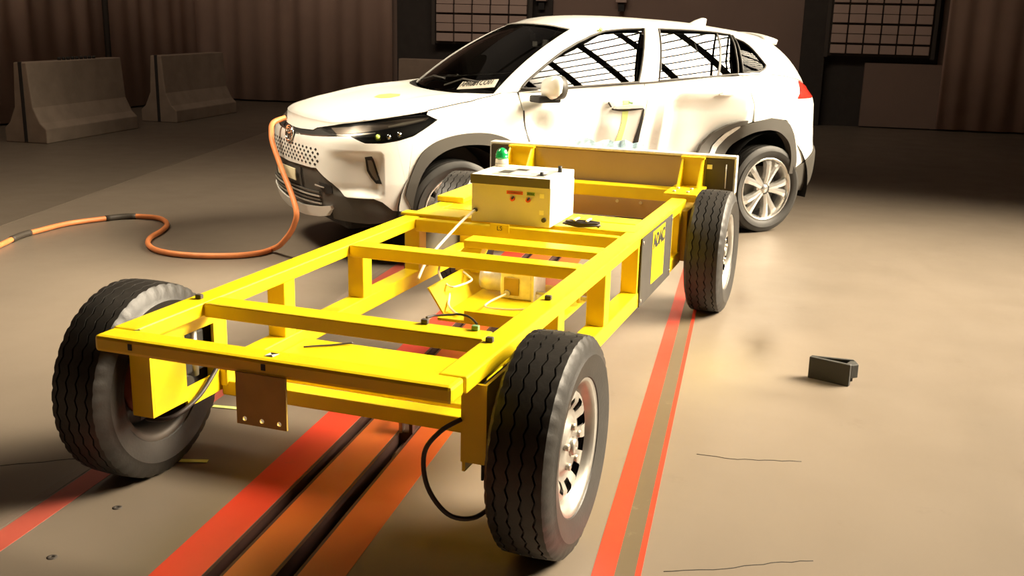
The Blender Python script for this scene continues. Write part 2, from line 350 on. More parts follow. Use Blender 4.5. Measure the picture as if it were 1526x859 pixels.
# lamp rig above the impact zone, with truss bars under the lamp field
def rig(name, loc, tgt, sx, sy, label, nx, ny, roll=0.):
    t = empty(name, loc, 0, label=label, cat='lamp'); t.rotation_euler = aim(loc, tgt, roll)
    h = MB(); h.box(-sx/2-.15,sx/2+.15,-sy/2-.15,sy/2+.15,.06,.16); h.build('housing', RACKD, t)
    for k in range(nx+1):
        x = -sx/2+sx*k/nx; pts = [(x+.12*math.sin(PI*q/8), -sy/2-.1+(sy+.2)*q/8, -.10-.25*math.sin(PI*q/8)) for q in range(9)]
        MB().tube(pts, .09, 6).build('truss', RACKD, t)
    for k in range(ny+1):
        y = -sy/2+sy*k/ny
        MB().box(-sx/2-.1,sx/2+.1,y-.028,y+.028,-.06,-.02).build('purlin', RACKD, t)
    for s in (-1,1):
        MB().cyl((s*sx*.4,sy*.4,.16),(s*sx*.4,sy*.4+.0,.9),.02,8).build('hanger', RACKD, t)
    return t
rig('lamp_bank', RIG_A[0], RIG_A[1], 6.6, 6.0, 'wide overhead lamp bank with truss bars above the impact point, right', 7, 22, roll=-24.)
rig('lamp_bank', RIG_B[0], RIG_B[1], 2.0, 2.0, 'smaller overhead lamp bank above the left of the trolley', 2, 6)
t = empty('lamp_bank', (-3.5,8.0,6.95), 0, label='added unseen fill light under the hall roof', cat='lamp')  # fixture made up for the added ceiling fill
MB().box(-4.6,4.6,-6.1,6.1,0.,.08).build('housing', RACKD, t)
for loc, tgt, n, hw in (((-2.5,8.0,6.2),(-3.2,14.6,2.6),'back',3.05),((-6.4,4.8,6.3),(-9.6,8.4,2.2),'left',1.55)):
    t = empty('added_wall_fill', loc, 0, label='added unseen fill light under the roof washing the %s curtain wall' % n, cat='lamp'); t.rotation_euler = aim(loc, tgt, 0.)  # fixtures made up for the added wall fills
    MB().box(-hw,hw,-.45,.45,.02,.10).build('housing', RACKD, t)
# small things on the floor
t = empty('rubber_wedge', (1.392,1.995,0), math.atan2(1.936-1.995,1.578-1.392), label='small black rubber wheel wedge lying on the floor right of the trolley', cat='wedge')
Lw = .195
mb = MB(); mb.box(0,Lw,0,.022,0,.104); mb.build('long_side', WEDGE, t, bevel=.004)
mb = MB(); mb.prism([(0,.02),(.02,.02),(.185,.085),(.175,.098),(.0,.03)],'z',0.0,.104); mb.build('slanted_side', WEDGE, t, bevel=.004)
MB().prism([(.165,.02),(Lw,.015),(Lw+.022,.05),(.185,.095),(.165,.09)],'z',.035,.100).build('nose', WEDGE, t, bevel=.004)
MB().box(.02,.17,.02,.06,0,.012).build('base', WEDGE, t)
def tape(x, y, rz, L, label):
    o = MB().box(-L/2,L/2,-.012,.012,0.0015,.0035).build('tape_strip', TAPE, loc=(x,y,0), rot=(0,0,rz), label=label, cat='tape')
tape(-.645,.107,.35,.11,'short yellow tape strip on the floor behind the left rear tyre')
tape(-.842,.612,.15,.13,'short yellow tape strip on the floor further in under the trolley')
for (x,y,n) in ((-.604,-.635,'nearer the camera at bottom left'),(-.646,-.297,'close to the left rear tyre')):
    t = empty('floor_anchor', (x,y,0), label='small dark floor anchor socket '+n, cat='socket')
    MB().lathe([(0.0,.004),(.0025,.004),(.0025,.012),(.001,.016),(0,.016)],'z',16).build('ring', RACKD, t); MB().cyl((0,0,.0003),(0,0,.0015),.009,12).build('hole', BLACK, t)
def crack(pts, label):
    P = smooth_path([(x,y,.0012) for x,y in pts], 5); mb = MB(); random.seed(len(pts))
    P = [Vector((p.x+random.uniform(-.004,.004), p.y+random.uniform(-.004,.004), .0006)) for p in P]
    mb.tube(P, .0014, 4).build('floor_crack', BLACK, label=label, cat='crack')
crack([(1.133,-.02),(1.301,.065),(1.43,.153),(1.549,.219)], 'thin dark crack in the floor at the bottom right')
crack([(-1.60,-.36),(-1.30,-.22),(-1.10,-.075),(-.98,.02)], 'thin dark crack in the floor left of the left rear tyre')
crack([(1.07,.90),(1.20,.905),(1.32,.94),(1.45,.985)], 'faint crack in the floor across the middle right')
# clamp in the right guide slot
cx, cy = rw(.037,.70)[:2]
t = empty('rail_clamp', (cx,cy,0), TH, label='small dark metal clamp standing in the right guide slot under the trolley', cat='clamp')
MB().box(-.03,.03,-.05,.12,-.10,.004).build('shoe', PITM, t, bevel=.004)
MB().prism([(-.05,.0),(-.05,.075),(-.02,.10),(.10,.10),(.10,.085),(0,.07),(-.02,.0)],'x',-.028,-.014).build('side_plate', BOLT, t)
MB().prism([(-.05,.0),(-.05,.075),(-.02,.10),(.10,.10),(.10,.085),(0,.07),(-.02,.0)],'x',.014,.028).build('side_plate', PITM, t)
MB().cyl((-.035,.0,.06),(.035,.0,.06),.012,10).build('pin', STEEL, t); MB().cyl((0,-.16,-.06),(0,-.02,-.06),.022,10).build('roller', BOLT, t)
# ------------------------------------------------------------------ tyres
def tyre_mesh(name, R, W, rb, material, N=160, zig=(.0045, 40), grooves=(-.058,-.019,.020,.059), gw=.0065, gd=.011, nick=True, crown=.006, bulge=.012):
    """lathe around x with real tread grooves; zig = (amplitude, periods)"""
    hw = W/2; tw = hw-.014
    cols = [('a',-hw*.80,rb),('a',-hw*.96,rb+.012),('a',-hw-bulge*.55,rb+(R-rb)*.35),('a',-hw-bulge,rb+(R-rb)*.58),('a',-hw-bulge*.4,R-.045),('s',-hw+.001,R-.020),('s',-tw,R-.004)]
    gs = list(grooves); edges = [-tw]
    for g in gs:
        cols += [('g',g,-1,R),('g',g,-1,R-gd),('g',g,1,R-gd),('g',g,1,R)]
    cols += [('s',tw,R-.004),('s',hw-.001,R-.020),('a',hw+bulge*.4,R-.045),('a',hw+bulge,rb+(R-rb)*.58),('a',hw+bulge*.55,rb+(R-rb)*.35),('a',hw*.96,rb+.012),('a',hw*.80,rb)]
    V = []; per = N//zig[1] if zig[1] else 4
    for i in range(N):
        t = 2*PI*i/N; ph = (i*zig[1]/N) % 1. if zig[1] else 0; tri = (4*abs(ph-.5)-1)*zig[0] if zig[1] else 0
        ct, st = math.cos(t), math.sin(t)
        for c in cols:
            if c[0]=='g':
                x = c[1]+tri+c[2]*gw/2*(1.-.25*(c[3]<R)); r = c[3]-crown*(c[1]/hw)**2
            else:
                x, r = c[1], c[2]
                if c[0]=='s' and nick and (i % per)==0: r -= .0045; x *= .992
            V.append((x, r*ct, r*st))
    n = len(cols); F = [(i*n+k, i*n+k+1, ((i+1)%N)*n+k+1, ((i+1)%N)*n+k) for i in range(N) for k in range(n-1)]
    F += [(i*n+n-1, i*n, ((i+1)%N)*n, ((i+1)%N)*n+n-1) for i in range(N)]
    me = D.meshes.new(name); me.from_pydata(V, [], F); me.materials.append(material)
    bm = bmesh.new(); bm.from_mesh(me); bmesh.ops.recalc_face_normals(bm, faces=bm.faces)
    for f in bm.faces: f.smooth = True
    for e in bm.edges:
        if len(e.link_faces)==2 and e.calc_face_angle(0) > .62: e.smooth = False
    bm.to_mesh(me); bm.free(); return me
TYRE_T = tyre_mesh('tyre', .3457, .190, .205, RUB)
TYRE_C = tyre_mesh('tyre', .342, .215, .243, RUBC, N=144, zig=(0,0), grooves=(-.06,-.02,.02,.06), nick=False, bulge=.009, crown=.008)
TYRE_C.transform(Matrix.Identity(4))
def steel_rim(parent, s):
    """pressed steel wheel; s=+1: disc faces +x"""
    r = .212
    mb = MB(); prof = [(-.085,r),(-.085,r-.012),(-.07,r-.022),(-.03,r-.034),(.03,r-.034),(.07,r-.020),(.082,r-.010),(.088,r+.002),(.080,r+.006),(.0,r-.026),(-.085,r+.004)]
    o = mb.lathe([(a*s,b) for a,b in prof],'x',56).build('rim', STEEL, parent)
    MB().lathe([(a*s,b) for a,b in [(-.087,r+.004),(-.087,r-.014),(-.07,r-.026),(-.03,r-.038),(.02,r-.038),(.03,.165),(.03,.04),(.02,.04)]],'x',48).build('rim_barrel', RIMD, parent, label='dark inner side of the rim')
    # disc with 10 oval hand holes: grid in polar coordinates, holes left out
    mb = MB(); nh, seg = 10, 8; NA = nh*seg
    rr = [.030,.048,.072,.088,.100,.112,.126,.138,.150,.166,.180]; xx = [.066,.068,.064,.050,.046,.050,.058,.064,.064,.058,.036]
    V = []
    for (q,x) in zip(rr,xx):
        for i in range(NA): t = 2*PI*i/NA; V.append((x*s, q*math.cos(t), q*math.sin(t)))
    F = []
    for k in range(len(rr)-1):
        for i in range(NA):
            ph = i % seg
            if rr[k] >= .112 and rr[k+1] <= .1501 and 2 <= ph <= 5: continue
            F.append((k*NA+i, k*NA+(i+1)%NA, (k+1)*NA+(i+1)%NA, (k+1)*NA+i))
    n0 = len(V); V2 = [(x-.006*s,y,z) for x,y,z in V]; mb.add(V, F, True); mb.add(V2, [f[::-1] for f in F], True)
    mb.build('wheel_disc', STEEL, parent)
    hub = MB(); hub.lathe([(.05*s,.001),(.080*s,.001),(.080*s,.022),(.074*s,.027),(.04*s,.030)],'x',24); hub.build('hub_cap', STEEL, parent)
    for k in range(5):
        t = 2*PI*k/5+.3; MB().cyl((.055*s,.064*math.cos(t),.064*math.sin(t)),(.076*s,.064*math.cos(t),.064*math.sin(t)),.012,6).build('wheel_nut', BOLT, parent)
def brake(parent, s):
    MB().lathe([(-.02*s,.04),(-.02*s,.128),(-.035*s,.128),(-.035*s,.04)],'x',32,closed=True).build('brake_disc', BRAKE, parent)
    MB().box(-.07,-.005,.05,.15,-.06,.06).build('brake_caliper', BLACK, parent, bevel=.008) if s>0 else MB().box(.005,.07,.05,.15,-.06,.06).build('brake_caliper', BLACK, parent, bevel=.008)
# ------------------------------------------------------------------ impact trolley
TR = empty('impact_trolley', (0,0,0), label='yellow crash-test impact trolley with four truck tyres driven up to the white car', cat='trolley')
def beam(x0,x1,y0,y1,z0,z1,name='frame_beam',m=YEL,bv=.006,**k): return MB().box(x0,x1,y0,y1,z0,z1).build(name, m, TR, bevel=bv, **k)
ZT = .636
beam(-.594,.594,-.400,-.307,.582,ZT,'end_beam',bv=.012)
for s in (-1,1):
    a, b = sorted((s*.513,s*.600)); beam(a,b,-.3065,2.96,.585,ZT,'top_longeron')
    a, b = sorted((s*.515,s*.602)); beam(a,b,.16,2.86,.290,.362,'lower_longeron')
    for y0,y1 in ((.56,.64),(1.215,1.30),(1.81,1.90),(2.53,2.61),(2.80,2.88)):
        a, b = sorted((s*.518,s*.598)); beam(a,b,y0,y1,.358,.594,'frame_post')
    # rear wheel carrier: plate box with a cut-out on its inner side
    xi, xo = s*.545, s*.625
    for (p,y0,y1,z0,z1) in (('i',-.20,-.03,.30,.582),('i',.135,.20,.275,.585),('i',-.03,.135,.535,.584),('i',-.03,.135,.275,.345)):
        a, b = sorted((xi,xi+s*.010)); MB().box(a,b,y0,y1,z0,z1).build('carrier_plate', YEL, TR)
    a, b = sorted((xi,xo)); MB().box(a,b,-.212,-.201,.335 if s>0 else .30,.582).build('carrier_plate', YEL, TR)
    MB().box(a,b,.201,.212,.275,.585).build('carrier_plate', YEL, TR)
    a, b = sorted((xo-s*.01,xo)); MB().box(a,b,-.20,.20,.40,.582).build('carrier_plate', YEL, TR)
    MB().box(min(s*.575,s*.60),max(s*.575,s*.60),.0,.12,.37,.52).build('actuator', BLACK, TR, bevel=.01)
    a, b = sorted((s*.606,s*.612)); MB().box(a,b,-.20,.20,.28,.58).build('carrier_dark_backing', BLACK, TR)  # added black sheet standing in for the shade inside the cut-out
    MB().cyl((s*.585,.06,.36),(s*.585,.06,.53),.02,12).build('actuator_rod', STEEL, TR)
    # front carriers
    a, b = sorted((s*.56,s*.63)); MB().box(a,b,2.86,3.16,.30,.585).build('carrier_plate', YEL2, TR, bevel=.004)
    for y in (0., 3.004):
        MB().cyl((s*.56,y,.3457),(s*.74,y,.3457),.032,16).build('stub_axle', BLACK, TR)
    # dark panels between the posts
    a, b = sorted((s*.603,s*.609)); pn = MB().box(a,b,1.83,2.54,.292,.622).build('side_panel', PANEL, TR, label='charcoal side panel')
    if s > 0:
        MB().prism([(2.06,.352),(2.345,.345),(2.345,.612),(2.06,.612)],'x',.6092,.6105).build('sign', YEL, pn, label='yellow sign with black lettering')
        text_obj('lettering', 'ADAC', .095, BLACK, pn, (.6120,2.2025,.556), (PI/2,0,PI/2), sx=.98, bold=.0035)
    for y,z in ((1.85,.32),(1.85,.60),(2.52,.32),(2.52,.60)):
        MB().cyl((s*.608,y,z),(s*.613,y,z),.008,8).build('bolt', BOLT, pn)
beam(-.512,.512,.040,.132,.584,ZT,'cross_beam'); beam(-.512,.512,1.075,1.165,.582,ZT,'cross_beam')
beam(-.512,.512,1.752,1.800,.572,.634,'cross_beam'); beam(-.512,.560,1.885,2.07,.600,.6375,'cross_plate',m=YEL); beam(-.512,.512,2.10,2.245,.560,.6345,'cross_beam')
beam(-.60,.60,3.336,3.45,.548,.624,'cross_beam')
beam(-.544,.544,.165,.240,.255,.312,'low_cross_beam')
beam(-.512,.512,.262,.715,.300,.318,'belly_plate',bv=.004)
beam(-.512,.512,2.70,2.78,.42,.50,'low_cross_beam')
# tray bar with leg and LS tab
beam(-.11,.512,1.395,1.512,.600,.634,'tray_bar',bv=.004)
MB().prism([(-.11,.60),(-.02,.60),(-.05,.53),(-.17,.53)],'y',1.40,1.50).build('tray_leg', YEL, TR, bevel=.004)
tb = MB().box(-.115,-.02,1.742,1.7505,.606,.648).build('name_tab', YEL, TR)
text_obj('lettering', 'LS', .030, PLATED, tb, (-.067,1.7415,.627), (PI/2,0,0))
MB().box(-.62,-.30,1.812,1.884,.6365,.650).build('clip_bar', YEL, TR, bevel=.003)
MB().box(-.615,-.46,2.25,2.72,.6365,.668).build('deck_plate', YEL, TR, bevel=.006)
# hanging plate on the rear beam
from mathutils.geometry import tessellate_polygon
loops = [[(-.085,.430),(.083,.430),(.083,.590),(-.085,.590)]]+[[(x+.0075*math.cos(-2*PI*i/14), .448+.0075*math.sin(-2*PI*i/14)) for i in range(14)] for x in (-.058,0.,.058)]
flat = [p for l in loops for p in l]; tris = tessellate_polygon([[Vector((a_,b_,0)) for a_,b_ in l] for l in loops]); n = len(flat)
hp = MB(); F = [tuple(t) for t in tris]+[tuple(i+n for i in t[::-1]) for t in tris]; k0 = 0
for l in loops:
    F += [(k0+i, k0+(i+1)%len(l), n+k0+(i+1)%len(l), n+k0+i) for i in range(len(l))]; k0 += len(l)
hp.add([(a_,-.4085,b_) for a_,b_ in flat]+[(a_,-.4012,b_) for a_,b_ in flat], F); hp.build('hanging_plate', YEL2, TR, label='yellow plate with three holes, darkened as in shade')
# measuring target on rear beam: two black, two white triangles
tg = MB().box(-.009,.021,-.372,-.336,.6362,.6367).build('target_sticker', CREAM, TR)
MB().add([(.006,-.354,.637),(-.009,-.372,.637),(.021,-.372,.637)],[(0,1,2)]).add([(.006,-.354,.637),(.021,-.336,.637),(-.009,-.336,.637)],[(0,1,2)]).build('target_mark', BLACK, tg)
for x in (-.50,): 
    MB().prism([(x-.014,-.318),(x+.010,-.312),(x-.004,-.300)],'z',.6362,.6368).build('target_mark', BLACK, TR)
for x in (-.46,.006): MB().box(x-.007,x+.007,-.4025,-.4002,.603,.622).build('target_mark', BLACK, TR)
# small clips on beams
for x,y in ((.543,.02),(.281,.118),(.457,.118),(.555,.569),(-.555,.077)):
    MB().box(x-.012,x+.012,y-.009,y+.009,.6362,.653).build('cable_clip', RACKD if x!=.457 else GRNL, TR, bevel=.003)
# low pan with brake unit
MB().box(-.16,.36,1.22,1.98,.300,.314).build('equipment_pan', YEL, TR, bevel=.003)
MB().prism([(-.165,.30),(-.155,.30),(-.235,.42),(-.245,.42)],'y',1.30,2.0).build('pan_flange', YEL, TR)
MB().box(-.03,.36,1.215,1.235,.314,.36).build('pan_flange', YEL, TR)
pu = MB(); pu.lathe([(-.13,.001),(-.13,.05),(-.10,.058),(-.02,.058),(-.02,.066),(.0,.066),(.0,.001)],'x',24,(-.01,1.72,.385)); pu = pu.build('brake_unit', SILV, TR, label='silver pneumatic brake unit')
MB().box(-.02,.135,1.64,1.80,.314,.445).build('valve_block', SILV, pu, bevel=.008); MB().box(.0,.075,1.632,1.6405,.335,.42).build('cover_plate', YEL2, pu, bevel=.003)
MB().cyl((-.135,1.715,.385),(-.129,1.715,.385),.026,16).build('port', COPPER, pu); MB().cyl((.02,1.62,.345),(.02,1.64,.345),.016,10).build('fitting', BOLT, pu)
for k in range(5): MB().cyl((.0+.03*k,1.652,.440),(.0+.03*k,1.652,.456),.007,6).build('bolt', BOLT, pu)
MB().box(.138,.150,1.63,1.81,.314,.455).build('flange', SILV, pu)
MB().box(.15,.40,1.665,1.685,.345,.358).build('push_rod', STEEL, pu); MB().cyl((.36,1.66,.33),(.36,1.66,.41),.009,8).build('lever', YEL, pu)
MB().lathe([(0,.001),(0,.035),(.03,.035),(.05,.02),(.06,.001)],'z',16,(-.235,1.80,.42)).build('junction', GREYP, pu); 
MB().box(-.30,-.17,1.76,1.85,.395,.418).build('junction_bracket', YEL, TR)
# barrier carrier plate at the front
pl = MB().box(-.785,.790,3.500,3.572,.400,.808).build('impact_plate', PLATE, TR, bevel=.006)
MB().box(-.787,.792,3.496,3.580,.808,.824).build('edge_trim', SILV, pl, bevel=.004); 
for x in (-.787,.781): MB().box(x,x+.011,3.494,3.580,.60 if x>0 else .55,.808).build('edge_trim', SILV, pl)
MB().box(.612,.780,3.492,3.4995,.600,.802).build('wing_plate', PLATED, pl, label='dark right wing'); MB().box(-.778,-.640,3.492,3.4995,.55,.802).build('wing_plate', PLATED, pl, label='dark left wing')
MB().box(.620,.650,3.484,3.4918,.742,.768).build('nut', SILV, pl); MB().cyl((.735,3.4905,.63),(.735,3.4905,.775),.004,6).build('edge_weld', SILV, pl)
for x,z in ((.07,.50),(.22,.50)): MB().cyl((x,3.494,z),(x,3.5005,z),.010,10).build('bolt', BOLT, pl)
for s in (-1,1):
    xa, xb = (.470,.602) if s>0 else (-.640,-.484)
    br = MB(); br.box(xa-.006,xb+.006,3.452,3.4985,.800,.812); br.build('bracket_top', YEL, TR)
    for x in (xa, xb-.012):
        MB().prism([(3.498,.626),(3.498,.800),(3.455,.800),(3.31,.626)],'x',x,x+.012).build('bracket_web', YEL, TR)
    MB().box(xa+.012,xb-.012,3.470,3.498,.626,.800).build('bracket_back', YEL, TR)
    MB().box(xa-.03,xb+.03,3.10,3.452,.6245,.640).build('bracket_foot', YEL, TR, bevel=.003)
    for dx,y in ((.02,3.16),(.10,3.16),(.02,3.28),(.10,3.28)): MB().cyl((xa+dx,y,.640),(xa+dx,y,.650),.011,6).build('bolt', BOLT, TR)
# crushed barrier remains in front of the plate
random.seed(4); mb = MB(); nx, nz = 26, 8; V = []
for j in range(nz):
    for i in range(nx):
        x = -.34+.92*i/(nx-1); z = .44+.395*j/(nz-1); depth = .06+.10*(i/(nx-1))+random.uniform(-.025,.025)
        V.append((x, 3.575+depth, z+((.012+random.uniform(-.008,.026) if i<15 else -.11+random.uniform(0,.03)) if j==nz-1 else 0)))
for j in range(nz):
    for i in range(nx): V.append((-.34+.92*i/(nx-1), 3.575, .44+.350*j/(nz-1)))
q = nx*nz; F = []
for j in range(nz-1):
    for i in range(nx-1): a = j*nx+i; F += [(a,a+1,a+nx+1,a+nx),(q+a,q+a+nx,q+a+nx+1,q+a+1)]
for i in range(nx-1): a = (nz-1)*nx+i; F.append((a,a+1,q+a+1,q+a)); F.append((i,q+i,q+i+1,i+1))
for j in range(nz-1): F.append((j*nx,j*nx+nx,q+j*nx+nx,q+j*nx)); a = j*nx+nx-1; F.append((a,q+a,q+a+nx,a+nx))
mb.add(V,F).build('crushed_honeycomb', BLUE, TR, label='crumpled blue foil honeycomb')
# wheels
def trolley_wheel(s, y, label=None):
    wh = empty('wheel', (s*.7568,y,.3457), 0); wh.parent = TR
    t = link('tyre', TYRE_T, None, wh); t.rotation_euler = (random.uniform(0,6),0,0)
    steel_rim(wh, s); brake(wh, s); return wh
for s in (-1,1):
    for y in (0.,3.0047): trolley_wheel(s, y)
# ------------------------------------------------------------------ control box on the trolley
CB = empty('control_box', (-.039,2.005,.6375), label='white control box with green beacon mounted on the yellow trolley', cat='control box')
bw, bd, bh = .201, .195, .232
MB().box(-bw,bw,-bd,bd,0,.190).build('body', BOXP, CB, bevel=.004)
MB().box(-bw-.003,bw-.002,-bd-.004,bd,.190,.2315).build('lid', BOXP, CB, bevel=.003)
MB().box(-bw-.004,bw-.003,-bd-.0065,-bd-.0041,.188,.2325).build('seal_band', LIDG, CB, label='dark seal band')
pnl = MB().box(-.115,.155,-.150,.10,.2316,.2336).build('top_panel', GREYP, CB, label='grey membrane panel')
random.seed(3)
for x,y,a,b in ((-.07,-.06,.03,.05),(.02,-.10,.04,.03),(.07,.0,.045,.04),(-.02,.03,.03,.03),(.12,-.09,.02,.03)):
    MB().box(x-a,x+a,y-b,y+b,.2337,.2342).build('display', BOXP if a>.035 else PANEL, pnl)
MB().cyl((.165,.06,.2316),(.165,.06,.262),.010,10).build('antenna_stub', BLACK, CB); MB().cyl((.13,-.12,.2337),(.13,-.12,.252),.009,10).build('knob', BLACK, CB)
rl = MB().box(-.020,.062,-bd-.0012,-bd-.0002,.148,.164).build('warning_label', REDP, CB)
for k in range(9): MB().box(-.014+k*.008,-.009+k*.008,-bd-.0016,-bd-.0012,.152,.160).build('print', BRAKE, rl)
gl = MB().box(.082,.122,-bd-.0012,-bd-.0002,.148,.164).build('function_label', GRNL, CB)
for k in range(4): MB().box(.087+k*.008,.092+k*.008,-bd-.0016,-bd-.0012,.152,.160).build('print', BLACK, gl)
for x,z in ((.158,.150),(.158,.070)): MB().box(x-.011,x+.011,-bd-.0014,-bd-.0002,z-.011,z+.011).build('sticker', CREAM, CB)
for x in (.016,.095):
    sw = MB().cyl((x-.004,-bd-.012,.126),(x-.004,-bd+.002,.126),.011,12).build('switch_base', REDP, CB); MB().cyl((x-.004,-bd-.012,.128),(x+.012,-bd-.040,.142),.0045,8).build('toggle', BLACK, sw)
MB().cyl((.172,-bd-.012,.036),(.172,-bd,.036),.011,12).build('socket', RACKD, CB); MB().cyl((-.175,-bd-.02,.062),(-.175,-bd,.056),.009,10).build('cable_gland', RACKD, CB)
bc = MB().lathe([(.2316,.001),(.2316,.033),(.236,.034),(.268,.032),(.270,.030),(.270,.001)],'z',28,(-.165,.125,0)).build('beacon', BOXP, CB, label='white beacon base')
MB().lathe([(.270,.030),(.275,.033),(.283,.033),(.285,.031),(.292,.032),(.300,.030),(.312,.024),(.322,.013),(.326,.001)],'z',28,(-.165,.125,0)).build('beacon_dome', GREEN, bc, label='green beacon dome')
MB().lathe([(.246,.0345),(.250,.0345),(.250,.033),(.246,.033)],'z',28,(-.165,.125,0),closed=True).build('beacon_ring', GREYP, bc)
# ------------------------------------------------------------------ cables
def cable(pts, r, m, label, name='cable', k=6):
    return MB().tube(smooth_path(pts,k), r, 8).build(name, m, label=label, cat='cable')
cable([(.548,-.216,.47),(.50,-.26,.44),(.455,-.27,.37),(.47,-.28,.27),(.53,-.27,.19),(.59,-.22,.165),(.632,-.15,.185)], .0075, CABK, 'black cable looping from the rear yellow frame to the right rear tyre')
cable([(-.534,.20,.43),(-.528,.10,.36),(-.530,.0,.30),(-.56,-.10,.262),(-.64,-.12,.25),(-.68,-.09,.26)], .008, CABK, 'black hose curving down beside the left rear carrier plate')
cable([(-.214,1.79,.695),(-.236,1.70,.662),(-.250,1.55,.612),(-.256,1.42,.571),(-.262,1.33,.535),(-.265,1.25,.47)], .0065, CABW, 'pale cable slanting from the control box gland into the frame')
cable([(-.395,1.80,.46),(-.395,1.785,.40),(-.353,1.681,.395),(-.259,1.52,.39),(-.20,1.45,.36),(-.165,1.36,.335),(-.107,1.291,.325),(-.07,1.262,.325)], .006, CABW, 'pale hose hanging down through the middle of the frame')
cable([(-.259,1.52,.40),(-.183,1.431,.40),(-.152,1.50,.40),(-.144,1.587,.402),(-.191,1.652,.405),(-.239,1.70,.41)], .005, CABW, 'pale hose loop around the junction beside the brake unit')
cable([(.02,1.612,.345),(-.02,1.50,.33),(.03,1.34,.35),(.20,1.30,.37),(.35,1.34,.40)], .005, CABW, 'thin pale air line running in front of the brake unit')
cable([(.281,.128,.655),(.299,.16,.655),(.34,.19,.655),(.37,.20,.657),(.412,.18,.657),(.457,.128,.655)], .004, CABK, 'thin black wire clipped along the top of the second cross beam')
cable([(-.455,.585,.325),(-.41,.62,.325),(-.36,.66,.324),(-.30,.705,.327)], .004, CABK, 'thin black wire lying on the yellow belly plate')
random.seed(9)
pts = []
for k in range(34):
    a = k/33*5*2*PI; pts.append((.30+.085*math.cos(a)+random.uniform(-.012,.012), 1.875+.030*math.sin(a)+random.uniform(-.006,.006), .648+.006*random.random()+.022*k/33))
cable(pts, .005, CABK, 'coil of thin black cable tied down beside the control box', k=4)
for x in (.275,.335): MB().box(x-.005,x+.005,1.835,1.915,.678,.683).build('cable_tie', CREAM, TR)
P = smooth_path([(-2.581,4.04,.03),(-2.397,3.652,.022),(-2.271,3.211,.022),(-2.321,3.003,.022),(-2.496,2.875,.022),(-2.716,2.814,.022),(-2.931,2.848,.022),(-3.108,2.976,.022),(-3.239,3.163,.022),(-3.322,3.388,.022),(-3.424,3.592,.022),(-3.584,3.752,.022),(-3.735,3.80,.022),(-3.912,3.743,.022),(-4.018,3.565,.022),(-4.11,3.31,.022),(-4.105,3.003,.022),(-4.087,2.826,.022),(-3.975,2.533,.022),(-3.8,2.05,.022),(-3.7,1.3,.022)], 6)
CARLOC = (-.751,5.072); CARH = 3.988; CH, SHN = math.cos(CARH), math.sin(CARH)
def carw(x,y,z): return Vector((CARLOC[0]+x*CH-y*SHN, CARLOC[1]+x*SHN+y*CH, z))
hang = [carw(*p) for p in ((2.16,-.30,.875),(2.26,-.26,.845),(2.30,-.17,.78),(2.31,-.104,.716),(2.32,.046,.629),(2.33,.208,.542),(2.335,.378,.442),(2.34,.488,.34),(2.35,.463,.258),(2.36,.40,.19),(2.37,.32,.133),(2.385,.22,.07))]
P = smooth_path([*[(h.x,h.y,h.z) for h in hang],(-2.271,3.211,.022)],5)+P[13:]
HO = empty('orange_cable', tuple(P[0]), label='thick orange cable snaking over the floor up to the car front', cat='cable')
base = Vector(P[0])
MB().tube([p-base for p in P], .019, 10).build('cable_jacket', ORANGE, HO)
def sleeve(i0,i1,r): MB().tube([P[i]-base for i in range(i0,i1)], r, 10).build('sleeve', SLEEVE, HO, label='black tape sleeve')
near = lambda x,y: min(range(len(P)), key=lambda i: (P[i].x-x)**2+(P[i].y-y)**2)
for (xa,ya,xb,yb,r) in ((-3.86,3.765,-3.99,3.62,.0225),(-4.06,2.75,-4.10,2.95,.023)):
    i0, i1 = sorted((near(xa,ya), near(xb,yb))); sleeve(i0, i1+2, r)
# ------------------------------------------------------------------ car surfaces
def crom(P,t):
    """Catmull-Rom (centripetal-ish uniform) through P (n,k) at float index t."""
    P=np.asarray(P,float); n=len(P); t=min(max(t,0.0),n-1.0); i=min(int(t),n-2); f=t-i
    p1=P[i];p2=P[i+1]; p0=P[i-1] if i>0 else 2*p1-p2; p3=P[i+2] if i+2<n else 2*p2-p1
    return .5*((2*p1)+(-p0+p2)*f+(2*p0-5*p1+4*p2-p3)*f*f+(-p0+3*p1-3*p2+p3)*f**3)
def lin(x,xs,ys): return float(np.interp(x,xs,ys))
def sm(x): x=min(max(x,0.),1.); return x*x*(3-2*x)
# plan outline, left half, front centre to rear centre
OUT=[(2.235,0),(2.23,.2),(2.21,.42),(2.155,.62),(2.03,.77),(1.84,.85),(1.6,.885),(1.32,.895),(.95,.90),(.5,.905),(0,.905),(-.5,.905),(-.95,.905),(-1.32,.90),(-1.6,.875),(-1.80,.82),(-1.95,.70),(-2.04,.48),(-2.08,.24),(-2.09,0)]
_d=[0.0]
_N=40
_T=np.linspace(0,len(OUT)-1,(len(OUT)-1)*_N+1)
_Q=np.array([crom(OUT,t) for t in _T])
_S=np.r_[0,np.cumsum(np.hypot(*np.diff(_Q,axis=0).T))]
SMAX=_S[-1]
def s_of_x(x): return float(np.interp(-x,-_Q[:,0],_S))
SX=[s_of_x(x) for x in (2.19,2.0,1.6,1.3,.8,.3,-.25,-.8,-1.3,-1.6,-1.85)]
def ztop(s): return lin(s,[0]+SX+[SMAX],[.91,.915,.945,1.00,1.055,1.125,1.145,1.17,1.205,1.225,1.20,1.13,1.09])
def base(s):
    x=np.interp(s,_S,_Q[:,0]);y=np.interp(s,_S,_Q[:,1])
    e=.02;a=max(s-e,0);b=min(s+e,SMAX)
    tx=np.interp(b,_S,_Q[:,0])-np.interp(a,_S,_Q[:,0]);ty=np.interp(b,_S,_Q[:,1])-np.interp(a,_S,_Q[:,1])
    if s<e: tx=0.;ty=1.
    if s>SMAX-e: tx=0.;ty=-1.
    l=np.hypot(tx,ty); return x,y,ty/l,-tx/l
